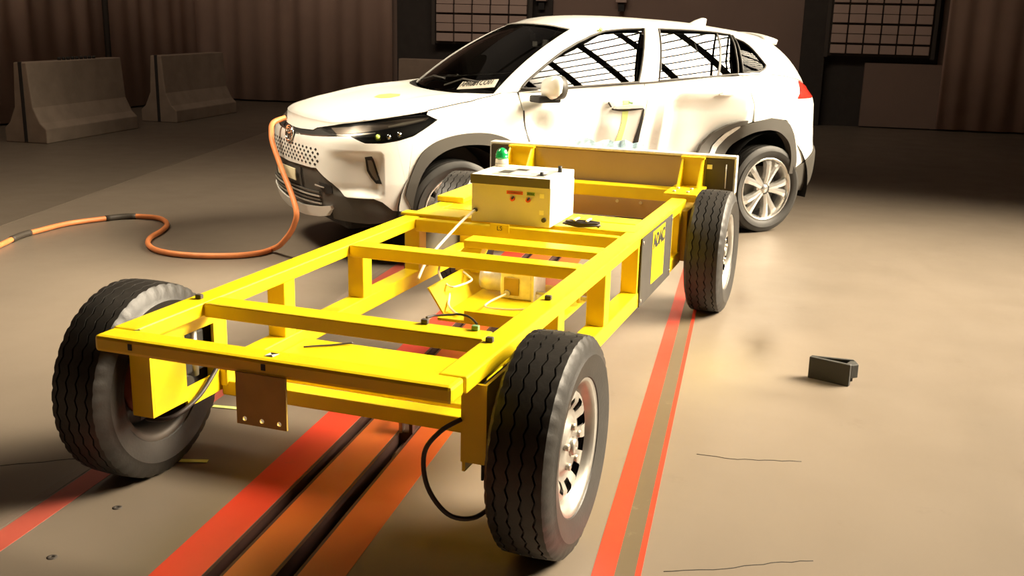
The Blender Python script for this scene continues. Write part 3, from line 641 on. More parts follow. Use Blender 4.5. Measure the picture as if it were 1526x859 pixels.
def inset(s,z,nx,ny):
    zt=ztop(s)
    k=sm((z-(zt-.17))/.17)
    f=lin(z,[.15,.22,.30,.40,.55,.70,.80,.90],[.16,.07,.045,.02,0,.005,.02,.04])+.075*k*k
    d=lin(z,[.15,.25,.35,.55,.75,.9,1.1],[.08,.05,.015,0,0.003,.012,.022])+.085*k*k
    r=lin(z,[.2,.35,.45,.6,.66,.8,1.0,1.15],[.14,.03,0,0,.03,.05,.06,.09])+.04*k*k
    wf=max(0,nx)**2;wr=max(0,-nx)**2;ws=ny*ny
    sc=.045*sm((s-.50)/.38)*(1-sm((s-.955)/.05))*sm((z-.455)/.06)*(1-sm((z-.70)/.06)) if .5<s<1.02 else 0.
    return wf*f+ws*d+wr*r+sc
DENT=True
def dent(s,z,x,y):
    if not DENT: return 0.
    D=0.
    def bump(x0,z0,sx,sz,a): return a*np.exp(-((x-x0)/sx)**2-((z-z0)/sz)**2)
    D+=bump(-.15,.62,.55,.28,.10)+bump(.35,.72,.22,.16,.045)-bump(.16,.86,.10,.10,.03)+bump(-.22,.72,.06,.25,.03)
    D+=bump(-.85,.72,.22,.14,.06)+bump(.78,.92,.10,.10,.03)-bump(-.5,.85,.14,.2,.02)
    zz=sm((z-.38)/.22)*sm((1.16-z)/.20)
    D+=.125*zz*sm((-.30-x)/.14 if x>-.44 else 1.)*(1. if x>-.49 else max(0.,1-(-.49-x)/.56))
    D+=.075*zz*(sm((.42-x)/.20) if x>.22 else max(0.,1-(.22-x)/.32))
    D+=bump(.80,.90,.10,.09,.03)
    return D if y>.5 else 0.
def ring(s,z,off=0.,side=1):
    x,y,nx,ny=base(s); i=inset(s,z,nx,ny)-off
    if side>0: i+=dent(s,z,x,y)
    return np.array([x-nx*i,(y-ny*i)*side,z])
RT=lambda x:ring(s_of_x(x),ztop(s_of_x(x)),side=-1)*np.array([1,-1,1])
GB=[(1.10,0,1.07),(1.08,.35,1.075),(1.0,.64,1.09),tuple(RT(.84)),tuple(RT(.45)),tuple(RT(.1)),tuple(RT(-.3)),tuple(RT(-.75)),tuple(RT(-1.15)),tuple(RT(-1.42)),tuple(RT(-1.7)),tuple(ring(SMAX-.62,ztop(SMAX-.62))),tuple(ring(SMAX-.3,ztop(SMAX-.3))),tuple(ring(SMAX,ztop(SMAX)))]
GT=[(.38,0,1.565),(.36,.30,1.555),(.30,.50,1.53),(.22,.56,1.51),(.08,.575,1.535),(-.16,.58,1.55),(-.45,.58,1.55),(-.85,.57,1.537),(-1.12,.555,1.515),(-1.34,.53,1.495),(-1.50,.49,1.475),(-1.62,.38,1.47),(-1.67,.2,1.475),(-1.68,0,1.48)]
def green(g,t,off=0.,side=1):
    a=crom(GB,g);b=crom(GT,g)
    p=a+(b-a)*t
    e=.05
    ta=crom(GB,min(g+e,13))-crom(GB,max(g-e,0)); tb=crom(GT,min(g+e,13))-crom(GT,max(g-e,0))
    n=np.cross(ta+(tb-ta)*t,b-a); n/=-np.linalg.norm(n)+1e-12
    n=n if n[1]*1+n[0]*(1 if g<3 else -1 if g>10 else 0)>=0 else -n
    p=p+n*(off+.035*4*t*(1-t))
    return np.array([p[0],p[1]*side,p[2]])
SH=s_of_x(2.0) # corner where hood front edge meets the side
SA=s_of_x(.84)
def coons(C0,C1,DL,f,r):
    # f in -1..1 across, r 0 front..1 rear; symmetric
    sg=1 if f>=0 else -1
    M=np.array([1,sg,1.])
    a=C0(abs(f))*M; b=C1(abs(f))*M
    l=DL(r); L=l; Rr=l*np.array([1,-1,1])
    w=(f+1)/2
    rul1=a*(1-r)+b*r
    rul2=Rr*(1-w)+L*w
    c00=C0(1);c10=C1(1)
    bil=((c00*np.array([1,-1,1]))*(1-w)+c00*w)*(1-r)+((c10*np.array([1,-1,1]))*(1-w)+c10*w)*r
    return rul1+rul2-bil
def hood(f,r,off=0.):
    C0=lambda q:ring(SH*q,ztop(SH*q)); C1=lambda q:crom(GB,3*q); DL=lambda q:ring(SH+(SA-SH)*q,ztop(SH+(SA-SH)*q),side=-1)*np.array([1,-1,1])
    p=coons(C0,C1,DL,f,r)
    p[2]+=off+.05*(1-f**4)*max(0.,4*r*(1-r))**.7*1.0+.012*np.exp(-((abs(f)-.62)/.12)**2)*sm(r*3)*sm((1-r)*5)
    return p
def roof(f,r,off=0.):
    C0=lambda q:crom(GT,3*q); C1=lambda q:crom(GT,13-3*q); DL=lambda q:crom(GT,3+7*q)
    p=coons(C0,C1,DL,f,r)
    p[2]+=off+.04*(1-f*f)*(1-.6*abs(2*r-1)**3)*sm(min(r*6,1))
    return p

CAR = empty('white_suv', (*CARLOC,0), CARH, label='white crash-test suv with a dented left side standing across the rails', cat='car')
def patch(name, poly, fn, material, res=.06, thick=.014, off=0., resb=None, parent=None, **k):
    """polygon in surface parameters -> subdivided panel with folded-in edges"""
    bm = bmesh.new(); vs = [bm.verts.new((a,b,0)) for a,b in poly]; f = bm.faces.new(vs); f.normal_update()
    bmesh.ops.triangulate(bm, faces=[f], quad_method='FIXED', ngon_method='EAR_CLIP')
    resb = resb or res
    for ax, r in ((0,res),(1,resb)):
        lo = min(p[ax] for p in poly); hi = max(p[ax] for p in poly); n = int((hi-lo)/r)
        for q in range(1, n+1):
            c = [0,0,0]; c[ax] = lo+q*(hi-lo)/(n+1); no = [0,0,0]; no[ax] = 1
            bmesh.ops.bisect_plane(bm, geom=bm.verts[:]+bm.edges[:]+bm.faces[:], plane_co=c, plane_no=no, dist=1e-6)
    bmesh.ops.remove_doubles(bm, verts=bm.verts, dist=1e-5)
    bound = [e for e in bm.edges if len(e.link_faces)==1]
    prm = {v: (v.co.x, v.co.y) for v in bm.verts}
    inner = {}
    for e in bound:
        for v in e.verts:
            if v not in inner: inner[v] = bm.verts.new(fn(*prm[v], off-thick))
    for fc in bm.faces: fc.smooth = True
    sk = []
    for e in bound:
        a, b = e.verts; e.smooth = False; sk.append(bm.faces.new((a,b,inner[b],inner[a])))
    for v, p in prm.items(): v.co = fn(*p, off)
    bmesh.ops.recalc_face_normals(bm, faces=bm.faces)
    # outward orientation from the surface itself
    fc = max((f for f in bm.faces if f not in sk), key=lambda f: f.calc_area())
    a0 = [prm[v] for v in fc.verts]; ca = sum(p[0] for p in a0)/len(a0); cb = sum(p[1] for p in a0)/len(a0)
    out = Vector(fn(ca,cb,off+.01))-Vector(fn(ca,cb,off))
    if fc.normal.dot(out) < 0: bmesh.ops.reverse_faces(bm, faces=bm.faces)
    bm.verts.index_update(); skid = set(); bm.faces.index_update(); skid = {f.index for f in sk}
    vn = {}
    for v, p in prm.items():
        h = 2e-3; n = (Vector(fn(p[0]+h,p[1],off))-Vector(fn(p[0]-h,p[1],off))).cross(Vector(fn(p[0],p[1]+h,off))-Vector(fn(p[0],p[1]-h,off)))
        if n.length < 1e-12: n = v.normal.copy()
        n.normalize(); vn[v.index] = n
    ref = vn[fc.verts[0].index]
    sg = 1 if ref.dot(out) > 0 else -1
    me = D.meshes.new(name); bm.to_mesh(me); bm.free()
    nl = []
    for pl_ in me.polygons:
        for vi in pl_.vertices: nl.append(tuple(pl_.normal) if pl_.index in skid else tuple(vn[vi]*sg))
    me.normals_split_custom_set(nl)
    return link(name, me, material, parent or CAR, **k)
def R_(s,z,off=0.):                       # lower body ring, signed s: + left side, - right side
    return Vector(ring(abs(s), z, off, 1 if s>=0 else -1))
def G_(g,t,off=0.): return Vector(green(abs(g), t, off, 1 if g>=0 else -1))
def H_(f,r,off=0.): return Vector(hood(f,r,off))
def RF_(f,r,off=0.): return Vector(roof(f,r,off))
def mir(poly): return [(-a,b) for a,b in poly][::-1]
def top(s0, s1, n=8, d=0.): return [(s0+(s1-s0)*i/n, ztop(s0+(s1-s0)*i/n)-d) for i in range(n+1)]
def topx(s0, s1, n=8, d=.004): return top(s0,s1,n,d)
# --- dark inner shell behind the panels
def shell(a, b, z0, z1, name='inner_shell'):
    return patch(name, [(a,z0),(b,z0)]+[(q, min(z1, ztop(abs(q))-.02)) for q in np.linspace(b,a,16)], R_, BLACK, .12, .004, -.045)
shell(-1.10,1.10,.40,.95); shell(2.06,3.62,.36,1.3); shell(-3.60,-2.06,.36,1.3); shell(4.50,SMAX-.01,.40,1.2); shell(-SMAX+.01,-4.50,.40,1.2)
shell(1.10,2.06,.86,1.1); shell(-2.06,-1.10,.86,1.1); shell(3.62,4.5,.90,1.3); shell(-4.5,-3.62,.90,1.3)
FLOUT = [(1.139,.475),(1.153,.536),(1.192,.642),(1.248,.743),(1.32,.801),(1.411,.837),(1.528,.859),(1.664,.864),(1.784,.847),(1.90,.80),(1.985,.72),(2.035,.60),(2.055,.40)]
FLIN = [(1.985,.40),(1.955,.57),(1.90,.68),(1.83,.74),(1.758,.772),(1.645,.787),(1.527,.784),(1.418,.757),(1.336,.71),(1.272,.645),(1.223,.55),(1.194,.427),(1.19,.372)]
RROUT = [(3.535,.40),(3.565,.56),(3.64,.70),(3.777,.804),(3.90,.845),(4.004,.867),(4.174,.893),(4.335,.867),(4.42,.766),(4.465,.62),(4.475,.52),(4.46,.455)]
RRIN = [(4.405,.455),(4.405,.60),(4.375,.69),(4.324,.745),(4.25,.79),(4.158,.807),(4.07,.803),(3.988,.787),(3.90,.745),(3.82,.675),(3.755,.56),(3.735,.40)]
def sp(poly, k=3): return [(p.x,p.y) for p in smooth_path([(a,b,0) for a,b in poly], k)]
FLOUT, FLIN, RROUT, RRIN = sp(FLOUT), sp(FLIN), sp(RROUT), sp(RRIN)
BUMP = [(0,.803),(.057,.803),(.361,.818),(.508,.828),(.657,.84),(.769,.848),(.832,.826),(.882,.809),(.993,.809),(1.08,.822),(1.150,.52),(1.175,.44),(1.205,.362),(1.06,.377),(.99,.434),(.934,.457),(.754,.461),(.735,.467),(.635,.541),(.477,.624),(.423,.620),(.2,.617),(0,.612)]
full = lambda half: half+mir(half)[1:-1] if half[0][0]==0 and half[-1][0]==0 else None
def bump_full(h):                         # closed polygon over both halves
    up = h[:]; return up+[(-a,b) for a,b in up[::-1] if a>1e-6]
patch('front_bumper', bump_full(BUMP), R_, WHITE, .028, .02, resb=.028)
patch('bonnet_nose', bump_full([(0,ztop(0)-.0005)]+top(.1,1.02,9,.0005)+[(.925,.947),(.602,.911),(.336,.869),(.308,.852),(.1,.842),(0,.84)]), R_, WHITE, .06, .012)
STRIP = [(0,.838),(.1,.840),(.308,.849),(.336,.866),(.62,.852),(.655,.843),(.508,.831),(.361,.821),(.057,.806),(0,.806)]
patch('grille_strip', bump_full(STRIP), R_, BLACK, .06, .012, -.010)
patch('chrome_strip', bump_full([(0,.8145),(.1,.8145),(.36,.826),(.655,.846),(.655,.840),(.36,.818),(.1,.807),(0,.807)]), R_, CHROME, .06, .01, -.002)
FEND = [(1.0808,.8222),(1.101,.826),(1.195,.852),(1.28,.897),(1.38,.951),(1.318,.981)]+top(1.33,1.985,8,.003)+[(1.988,1.0),(2.030,.80),(2.045,.66)]+[p for p in FLOUT if p[0]<2.03][::-1]+[(1.1505,.521)]
HEAD = [(.340,.870),(.602,.910),(.925,.945),(1.162,.968),(1.312,.979),(1.374,.951),(1.28,.900),(1.195,.856),(1.101,.830),(.993,.813),(.882,.813),(.834,.829),(.772,.850),(.66,.846)]
DOORF = [(1.996,1.0)]+topx(2.000,3.022,10)+[(3.0,1.03),(2.978,.85),(2.972,.42),(2.08,.42),(2.062,.60),(2.050,.70),(2.038,.80)]
DOORR = [(3.008,1.03)]+topx(3.032,3.927,10)+[(3.935,1.18),(3.953,1.083),(3.992,1.0),(3.982,.872),(3.90,.850),(3.777,.809),(3.636,.705),(3.560,.56),(3.530,.42),(2.982,.42),(2.986,.85)]
QUART = [(3.945,1.18)]+topx(3.938,4.565,8)+[(4.449,1.036),(4.92,1.036),(4.93,.66),(4.82,.645),(4.607,.555),(4.485,.50)]+[(4.480,.62),(4.432,.770),(4.343,.876),(4.174,.898),(4.004,.873),(3.998,1.0),(3.962,1.083)]
LAMP = [(4.455,1.040),(4.575,ztop(4.575)-.008)]+top(4.62,4.93,4,.010)+[(4.95,1.04)]
for sgn in (1,-1):
    q = (lambda p: p) if sgn>0 else mir
    patch('front_fender', q(FEND), R_, WHITE, .06)
    patch('headlight_housing', q(HEAD), R_, BLACK, .06, .02, -.035)
    hl = patch('headlight', q(HEAD), R_, LENS, .06, .03, -.002)
    patch('upper_blade', q([(.64,.851),(.80,.868),(.95,.885),(1.15,.915),(1.30,.945),(1.33,.962),(1.15,.953),(.95,.930),(.75,.903),(.50,.880)]), R_, BLADE, .06, .008, -.014, parent=hl)
    patch('light_strip', q([(1.04,.905),(1.15,.922),(1.28,.947),(1.30,.956),(1.15,.936),(1.04,.914)]), R_, BOXP, .06, .006, -.010, parent=hl)
    patch('chrome_blade', q([(.60,.848),(.75,.858),(.95,.876),(.95,.870),(.77,.850),(.66,.844)]), R_, ALLOYB, .06, .006, -.010, parent=hl)
    for z_, s_ in ((.848,1.03),(.846,.96),(.862,1.10)):
        c = R_(sgn*s_, z_, -.022); MB().lathe([(-.02,.001),(-.02,.020),(.0,.022),(.008,.016),(.012,.001)],'x',16,tuple(c)).build('projector', MARK if s_==.96 else CHROME, hl)
    patch('wheel_arch_trim', q(FLOUT+FLIN), R_, PLAST, .05, .06, .010)
    patch('rear_arch_trim', q(RROUT+RRIN), R_, PLAST, .05, .06, .010)
    patch('front_door', q(DOORF), R_, WHITE, .045, .016); patch('rear_door', q(DOORR), R_, WHITE, .045, .016)
    patch('rear_quarter', q(QUART), R_, WHITE, .05)
    patch('tail_lamp', q(LAMP), R_, TAILR, .05, .03, .006)
    patch('sill_trim', q([(2.02,.415),(3.56,.415),(3.56,.215),(2.02,.215)]), R_, PLAST, .10, .05, -.004)
    patch('fog_lamp_slot', q([(.876,.720),(.924,.726),(.938,.702),(.988,.552),(.952,.549),(.916,.588),(.889,.632)]), R_, BLACK, .03, .02, .004)
    fl = patch('fog_lamp', q([(.893,.700),(.918,.704),(.930,.685),(.968,.575),(.952,.570),(.926,.602),(.904,.640)]), R_, ALLOYD, .03, .01, .006)
    # wheel well liner
    for hx in (1.36,-1.32):
        mb = MB(); prof = []
        V = []; n = 20
        for i in range(n+1):
            t = PI*(-.08)+PI*1.16*i/n
            for y in (.52,.875): V.append((hx+.425*math.cos(t)*(1.), sgn*y, .36+.425*math.sin(t)))
        mb.add(V, [(2*i,2*i+1,2*i+3,2*i+2) for i in range(n)], True)
        V = [(hx+.42*math.cos(PI*2*i/24), sgn*.52, .36+.42*math.sin(PI*2*i/24)) for i in range(24)]; mb.add(V,[tuple(range(24))])
        mb.build('wheel_well', BLACK, CAR)
# loosened piece of the rear arch trim on the dented side
def LOOSE(s,z,off=0.): v = R_(s,z,off); v.x += .03; v.y += .015+.10*(3.80-s); return v
patch('torn_arch_trim', [(3.545,.60),(3.60,.70),(3.70,.80),(3.80,.855),(3.90,.882),(3.96,.885),(3.955,.862),(3.86,.835),(3.77,.785),(3.69,.70),(3.64,.60)], LOOSE, PLAST, .05, .03, .020, label='torn-off strip of arch trim')
patch('bent_strip', [(3.655,.60),(3.71,.70),(3.79,.785),(3.86,.833),(3.90,.845),(3.90,.832),(3.82,.765),(3.745,.68),(3.695,.60)], LOOSE, SILV, .05, .01, .012)
patch('lower_grille', bump_full([(0,.609),(.2,.614),(.423,.617),(.477,.621),(.635,.538),(.735,.464),(.754,.458),(.934,.454),(.99,.431),(1.06,.374),(1.188,.365),(1.19,.30),(.9,.285),(.60,.30),(.60,.392),(.484,.372),(.2,.345),(0,.340)]), R_, PLAST, .05, .03, -.012)
patch('skid_lip', bump_full([(0,.336),(.2,.341),(.484,.369),(.62,.392),(.625,.372),(.55,.315),(.449,.296),(.2,.268),(0,.262)]), R_, WHITE, .05, .03, .012)
for k in range(4):
    z = .372+.026*k; patch('grille_bar', bump_full([(0,z+.010),(.25,z+.012),(.50,z+.024-.002*k),(.50,z+.014-.002*k),(.25,z+.002),(0,z)]), R_, ALLOYD if k%2 else SILV, .08, .012, .006)
patch('front_plate', [(-.26,.575),(.165,.580),(.160,.500),(-.26,.495)], R_, CREAM, .06, .006, .012)
patch('grille_divider', [(.230,.60),(.243,.60),(.248,.47),(.235,.47)], R_, BLACK, .05, .006, .0)
patch('tow_cover', [(.50,.535),(.62,.52),(.63,.475),(.56,.462),(.50,.50)], R_, BLACK, .05, .006, -.006)
patch('fog_chrome', [(.455,.515),(.56,.508),(.56,.502),(.455,.507)], R_, SILV, .05, .006, .004)
# grille holes, staggered small diamonds
mb = MB()
for r in range(5):
    for c in range(-8,9):
        s0 = c*.066+(.033 if r%2 else 0); z0 = .742-.024*r
        if abs(s0) > .52-.0*r: continue
        V = [R_(s0+a, z0+b, .0022) for a,b in ((-.016,0),(0,.0095),(.016,0),(0,-.0095))]
        W = [R_(s0+a, z0+b, -.0005) for a,b in ((-.016,0),(0,.0095),(.016,0),(0,-.0095))]
        mb.add(V+W, [(0,1,2,3),(0,4,5,1),(1,5,6,2),(2,6,7,3),(3,7,4,0)])
mb.build('grille_holes', BLACK, CAR, kind='stuff')
# emblem: three ovals
def oval(c, n, a, b, r, up=Vector((0,0,1))):
    n = n.normalized(); s_ = up.cross(n).normalized(); u = n.cross(s_)
    return [c+s_*(a*math.cos(2*PI*i/28))+u*(b*math.sin(2*PI*i/28)) for i in range(28)]
nb = Vector((1,0,.12)); cb = R_(0,.802,.016)
em = MB().tube(oval(cb,nb,.075,.052,0), .0075, 6, closed=True).build('emblem', CHROME, CAR)
MB().tube(oval(cb+Vector((0,0,.018)),nb,.048,.018,0), .005, 6, closed=True).build('emblem_oval', CHROME, em)
MB().tube(oval(cb-Vector((0,0,.008)),nb,.020,.042,0), .005, 6, closed=True).build('emblem_oval', CHROME, em)
disc = oval(cb-nb.normalized()*.004,nb,.074,.051,0); MB().add(disc+[d-nb.normalized()*.01 for d in disc],[tuple(range(28))]+[(i,(i+1)%28,28+(i+1)%28,28+i) for i in range(28)]).build('emblem_back', PANEL, em)
MB().tube([R_(1.33+(1.64-1.33)*i/12, ztop(1.33+(1.64-1.33)*i/12)-.002, .001) for i in range(13)]+[H_(f,r,.001) for f,r in ((.985,.72),(.96,.82),(.92,.89),(.885,.93))], .0035, 5).build('bonnet_gap', PANEL, CAR)
# rear
RB = [(4.478,.495),(4.607,.55),(4.82,.640),(5.0,.655),(SMAX-.002,.655),(SMAX-.002,.26),(4.9,.28),(4.55,.31),(4.462,.36),(4.462,.45)]
for sgn in (1,-1):
    q = (lambda p: p) if sgn>0 else mir
    patch('rear_bumper_trim', q(RB), R_, PLAST, .06, .03, .012)
    patch('tailgate', q([(4.955,1.036),(4.955,.662),(SMAX-.001,.662)]+[(SMAX-.001,ztop(SMAX)-.004),(5.2,ztop(5.2)-.004),(4.97,ztop(4.97)-.004)]), R_, WHITE, .06)
# bonnet, windscreen, roof
patch('bonnet', [(-1,0),(1,0),(1,.955),(.5,.945),(0,.94),(-.5,.945),(-1,.955)], H_, WHITE, .08, .006, 0., resb=.05)
patch('cowl', [(-1,.962),(-.5,.952),(0,.947),(.5,.952),(1,.962),(1,1),(-1,1)], H_, BLACK, .08, .01, -.006)
patch('windscreen', [(-2.02,.02),(2.02,.02),(2.0,.40),(1.98,.93),(1,.945),(0,.95),(-1,.945),(-1.98,.93),(-2.0,.40)], G_, GLASSW, .15, .01, -.004, resb=.06)
def GL_(g,t,off=0.):
    p = G_(g,t,0.); s_ = 1 if g>=0 else -1; dz = p.z-1.13
    return Vector((p.x, s_*(.797-.02*(p.x+.2)**2-.45*dz-.25*dz*dz+off), p.z))
WINF = [(2.86,.036),(2.845,.134),(2.944,.397),(3.036,.605),(3.239,.760),(3.604,.868),(4.134,.942),(4.78,.962),(5.43,.970),(5.50,.02),(3.785,.006)]
WINR = [(5.87,.970),(6.278,.975),(6.678,.975),(7.314,.972),(7.86,.955),(7.80,.80),(7.68,.43),(7.62,.02),(7.0,.012),(5.94,.02)]
QUWIN = [(7.93,.850),(8.171,.765),(8.31,.640),(8.46,.374),(8.60,.185),(8.50,.112),(8.23,.05),(7.745,.035),(7.80,.40)]
APIL = [(2.04,.0),(2.83,.0),(2.832,.134),(2.930,.400),(3.026,.620),(3.229,.778),(3.594,.886),(4.124,.958),(4.78,.978),(5.45,.985),(6.6,.988),(7.4,.986),(7.96,.968),(8.05,.998),(7.0,.998),(5.0,.998),(3.5,.998),(2.6,.998),(1.995,.998),(2.01,.42)]
BPIL = [(5.525,.004),(5.915,.004),(5.845,.978),(5.455,.978)]
DPIL = [(7.66,.004),(8.26,.032),(8.54,.10),(8.66,.185),(8.49,.382),(8.33,.655),(8.185,.785),(7.985,.87),(8.02,.955),(8.10,.998),(10.35,.998),(10.55,.5),(10.62,.004)]
for sgn in (1,-1):
    q = (lambda p: p) if sgn>0 else mir
    patch('roof_pillar_front', q(APIL), G_, WHITE, .15, .012, .004, resb=.08)
    patch('door_pillar', q(BPIL), G_, PILB, .15, .012, .003, resb=.08)
    patch('rear_pillar', q(DPIL), G_, WHITE, .15, .012, .004, resb=.08)
    for (nm, poly, gm) in (('front_side_window',WINF,GLASSS),('rear_side_window',WINR,GLASSS),('quarter_window',QUWIN,GLASSQ)):
        wn = patch(nm, q(poly), GL_ if nm!='quarter_window' else G_, gm, .12, .008, -.004, resb=.06)
        line = [G_(a[0]+(b_[0]-a[0])*i_/5, a[1]+(b_[1]-a[1])*i_/5, .003) for a, b_ in zip(q(poly), q(poly)[1:]+q(poly)[:1]) for i_ in range(5)]
        MB().tube(line, .008, 6, closed=True).build('window_trim', PANEL, wn)
    rw_ = patch('window_divider', q([(7.14,.02),(7.19,.02),(7.40,.965),(7.35,.965)]), G_, PANEL, .1, .01, .001)
    patch('belt_trim', q([(2.86,-.012),(3.785,-.016),(5.5,-.012),(7.0,-.010),(8.2,.022),(8.2,.040),(7.0,.010),(5.5,.012),(3.785,.004),(2.86,.014)]), G_, CHROME if sgn>0 else PANEL, .15, .006, .006)
patch('rear_window', [(10.70,.06),(10.60,.5),(10.45,.93),(13,.93),(13,.06)], G_, GLASSS, .2, .01, -.004); patch('rear_window', mir([(10.70,.06),(10.60,.5),(10.45,.93),(13,.93),(13,.06)]), G_, GLASSS, .2, .01, -.004)
patch('roof', [(-1,0),(1,0),(1,1),(-1,1)], RF_, WHITE, .12, .008, .001, resb=.06)
# spoiler
mb = MB(); n = 16; V = []
for i in range(n+1):
    y = -.50+1.0*i/n; e = 1-.22*(abs(y)/.5)**3; x0 = -1.58+.10*(abs(y)/.5)**2; x1 = -1.80+.15*(abs(y)/.5)**2.; zc = 1.505-.035*(abs(y)/.5)**2
    V += [(x0,y,zc+.018),((x0+x1)/2,y,zc+.022),(x1,y,zc+.002),(x1+.01,y,zc-.034),((x0+x1)/2,y,zc-.042),(x0,y,zc-.05)]
F = [(6*i+k,6*i+(k+1)%6,6*i+6+(k+1)%6,6*i+6+k) for i in range(n) for k in range(6)]+[tuple(range(6))[::-1],tuple(range(6*n,6*n+6))]
mb.add(V,F,True).build('roof_spoiler', WHITE, CAR)
fin = MB().prism([(-1.30,1.555),(-1.12,1.575),(-1.20,1.61),(-1.27,1.632),(-1.31,1.625)],'y',-.018,.018).build('antenna_fin', WHITE, CAR, bevel=.008)
# door handles, tapes, marks
hd = patch('door_handle', [(3.66,1.078),(3.68,1.098),(3.79,1.106),(3.80,1.086),(3.76,1.074)], R_, WHITE, .03, .02, .030)
patch('handle_recess', [(3.63,1.070),(3.66,1.092),(3.78,1.098),(3.80,1.078),(3.72,1.054)], R_, WHITE, .03, .01, .004)
MB().tube(smooth_path([R_(2.70,1.038,.004),R_(2.712,1.022,.006),R_(2.725,1.006,.005)],5), .006, 6).build('dent_crease', PANEL, CAR)
patch('door_handle', [(2.735,.994),(2.75,1.012),(2.86,1.022),(2.98,1.018),(2.975,1.000),(2.86,.994)], R_, WHITE, .03, .02, .028)
MB().tube(smooth_path([R_(2.735,.99,.006),R_(2.79,.982,.012),R_(2.86,.984,.014),R_(2.97,.996,.008)],5), .007, 6).build('handle_gap', PANEL, CAR)
patch('yellow_tape', [(2.815,1.052),(2.865,1.052),(2.862,.911),(2.846,.735),(2.800,.735),(2.820,.90)], R_, TAPE, .04, .002, .003)
patch('green_mark', [(2.835,1.046),(2.872,1.040),(2.868,1.026),(2.838,1.032)], R_, GRNL, .04, .003, .0325)
patch('bonnet_mark', [(.03,.56),(.08,.615),(.19,.640),(.27,.60),(.27,.54),(.20,.505),(.08,.505)], H_, MARK, .05, .001, .003)
c = G_(3.9,.975,.012); MB().cyl(tuple(c),tuple(c+Vector((0,.006,.006))),.014,10).build('roof_mark', MARK, CAR)
# open gap of the torn door
patch('door_gap', [(2.972,.99),(2.985,.99),(2.975,.44),(2.90,.44),(2.935,.70)], R_, BLACK, .04, .003, .004)
patch('door_gap', [(1.994,1.0),(2.003,1.0),(2.052,.78),(2.085,.60),(2.058,.60),(2.034,.78)], R_, BLACK, .04, .003, .003)
# mirror
for s in (1,):
    m_ = MB(); V = []
    n1, n2 = 10, 16
    for i in range(n1+1):
        a = PI*i/n1
        for k in range(n2):
            t = 2*PI*k/n2; cx_, cy_, cz_ = .050*math.cos(a), .088*math.sin(a)*math.copysign(abs(math.cos(t))**.7, math.cos(t)), .078*math.sin(a)*math.copysign(abs(math.sin(t))**.7, math.sin(t))
            V.append((.735+cx_*1.05-.02*cy_/.1, s*(.985+cy_), 1.155+cz_+.02*cy_/.1))
    F = [(i*n2+k, i*n2+(k+1)%n2, (i+1)*n2+(k+1)%n2, (i+1)*n2+k) for i in range(n1) for k in range(n2)]
    mi = m_.add(V,F,True).build('door_mirror', WHITE, CAR)
    MB().cyl((.722,s*.985,1.155),(.655,s*.985,1.155),.083,24,.076).build('mirror_rim', PANEL, mi); MB().cyl((.656,s*.985,1.155),(.650,s*.985,1.155),.066,24).build('mirror_glass', CHROME, mi)
    MB().prism([(.83,.85),(.83,.99),(.66,.99),(.70,.85)] if s>0 else [(.83,-.99),(.83,-.85),(.70,-.85),(.66,-.99)],'z',1.055,1.10).build('mirror_base', BLACK, mi, bevel=.01)
# wipers, test card, interior
for (pts) in ([(.12,.05),(.6,.14),(1.25,.12)],[(-1.35,.05),(-.8,.13),(-.15,.12)]):
    MB().tube([G_(g,t,.018) for g,t in pts], .007, 6).build('wiper', PANEL, CAR)
card = patch('test_card', [(.70,.030),(.66,.115),(1.80,.170),(1.90,.075)], G_, BOXP, .15, .003, .012)
cA, cB = G_(.72,.068,.018), G_(1.82,.125,.018); ax = (cB-cA).normalized(); upv = (G_(1.25,.20,.018)-G_(1.25,.02,.018)); nrm = ax.cross(upv).normalized(); upv = nrm.cross(ax)
Mr = Matrix((ax, upv, nrm)).transposed(); L_ = (cB-cA).length
tx = text_obj('card_lettering', 'APR08TCO01', .085, PANEL, card, (0,0,0), (0,0,0), extrude=.001)
wd = max(v.co.x for v in tx.data.vertices)-min(v.co.x for v in tx.data.vertices); tx.scale = (L_*.9/wd,.85,1)
tx.rotation_euler = Mr.to_euler(); tx.location = (cA+cB)/2+nrm*(.004 if nrm.x>0 else -.004)
dash = MB(); n = 10; V = []
for i in range(n+1):
    y = -.66+1.32*i/n; V += [(1.0,y,.93),(.82,y,1.02),(.50,y,1.04),(.42,y,.98),(.48,y,.75)]
dash.add(V,[(5*i+k,5*i+k+1,5*i+6+k,5*i+5+k) for i in range(n) for k in range(4)],True).build('dashboard', DARKIN, CAR)
MB().tube([Vector((.34+.06*math.sin(2*PI*i/24)*.4, .36+.18*math.cos(2*PI*i/24), 1.0+.17*math.sin(2*PI*i/24))) for i in range(24)], .015, 6, closed=True).build('steering_wheel', BLACK, CAR)
for y in (.36,-.36):
    st = MB().box(-.30,.15,y-.24,y+.24,.48,.66).build('front_seat', CARPETD, CAR, bevel=.05)
    MB().prism([(-.18,.62),(-.32,.62),(-.52,1.22),(-.42,1.24)],'y',y-.23,y+.23).build('seat_back', CARPETD, st, bevel=.03); MB().box(-.55,-.46,y-.12,y+.12,1.24,1.40).build('headrest', CARPETD, st, bevel=.03)
MB().box(-1.25,-.80,-.60,.60,.55,.72).build('rear_seat', CARPETD, CAR, bevel=.05); MB().prism([(-1.20,.68),(-1.34,.68),(-1.46,1.16),(-1.38,1.18)],'y',-.6,.6).build('rear_seat_back', CARPETD, CAR, bevel=.03)
MB().box(-1.95,2.0,-.50,.50,.20,.36).build('underbody', BLACK, CAR, bevel=.03); MB().box(-.95,.95,-.82,.82,.215,.40).build('cabin_floor', BLACK, CAR, bevel=.03)
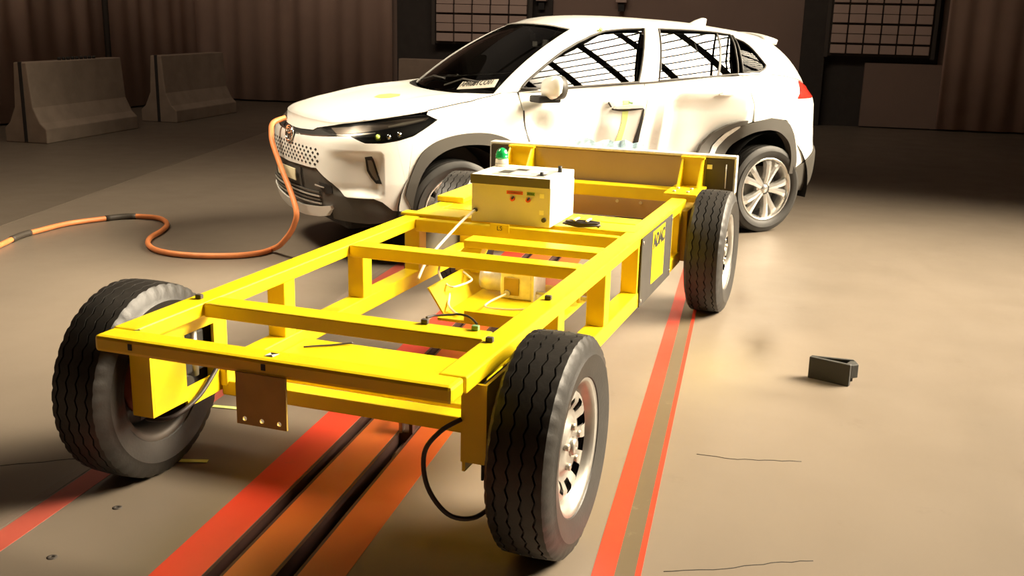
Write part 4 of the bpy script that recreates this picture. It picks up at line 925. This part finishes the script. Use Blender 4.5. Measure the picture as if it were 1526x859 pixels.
rm = MB().box(.245,.265,-.115,.115,1.385,1.445).build('interior_mirror', SILV, CAR, bevel=.012); MB().cyl((.26,0,1.44),(.36,0,1.52),.012,8).build('mirror_stem', BLACK, rm); MB().box(.26,.33,-.04,.04,1.43,1.49).build('sensor_housing', BLACK, rm, bevel=.01)
# car wheels
def alloy(parent, s):
    r = .246
    MB().lathe([(a*s,b) for a,b in [(-.10,r),(-.10,r-.016),(-.06,r-.034),(.05,r-.034),(.085,r-.016),(.098,r-.012),(.102,r-.004),(.098,r+.004),(.085,r-.004),(0,r-.018),(-.10,r+.004)]],'x',56).build('rim', ALLOY, parent)
    MB().lathe([(a*s,b) for a,b in [(.0,.001),(.0,.17),(-.012,.17),(-.012,.001)]],'x',32).build('brake_disc', ALLOYD, parent)
    MB().lathe([(a*s,b) for a,b in [(.03,.001),(.03,.068),(.072,.060),(.080,.034),(.086,.030),(.086,.001)]],'x',24).build('hub_cap', ALLOY, parent)
    for k in range(5):
        for d in (-1,1):
            t0 = 2*PI*k/5+d*.13; t1 = 2*PI*k/5+d*.24; mb = MB(); V = []
            for (q,t,wd_,x) in ((.040,t0*1.0,.019,.082),(.12,(t0*.6+t1*.4),.021,.087),(.19,(t0*.25+t1*.75),.025,.088),(.228,t1,.032,.082)):
                cx_, cy_ = q*math.cos(t), q*math.sin(t); px, py = -math.sin(t), math.cos(t)
                V += [(s*(x-.035),cx_+px*wd_*1.2,cy_+py*wd_*1.2),(s*x,cx_+px*wd_,cy_+py*wd_),(s*(x+.004),cx_,cy_),(s*x,cx_-px*wd_,cy_-py*wd_),(s*(x-.035),cx_-px*wd_*1.2,cy_-py*wd_*1.2)]
            F = [(5*i+j,5*i+(j+1)%5,5*i+5+(j+1)%5,5*i+5+j) for i in range(3) for j in range(5)]
            mb.add(V,F).build('spoke', ALLOY, parent)
for hx in (1.36,-1.32):
    for s in (1,-1):
        wh = empty('wheel', (hx,s*.772,.342), PI/2); wh.parent = CAR          # local x of the wheel = lateral axis of the car
        link('tyre', TYRE_C, None, wh); alloy(wh, s)
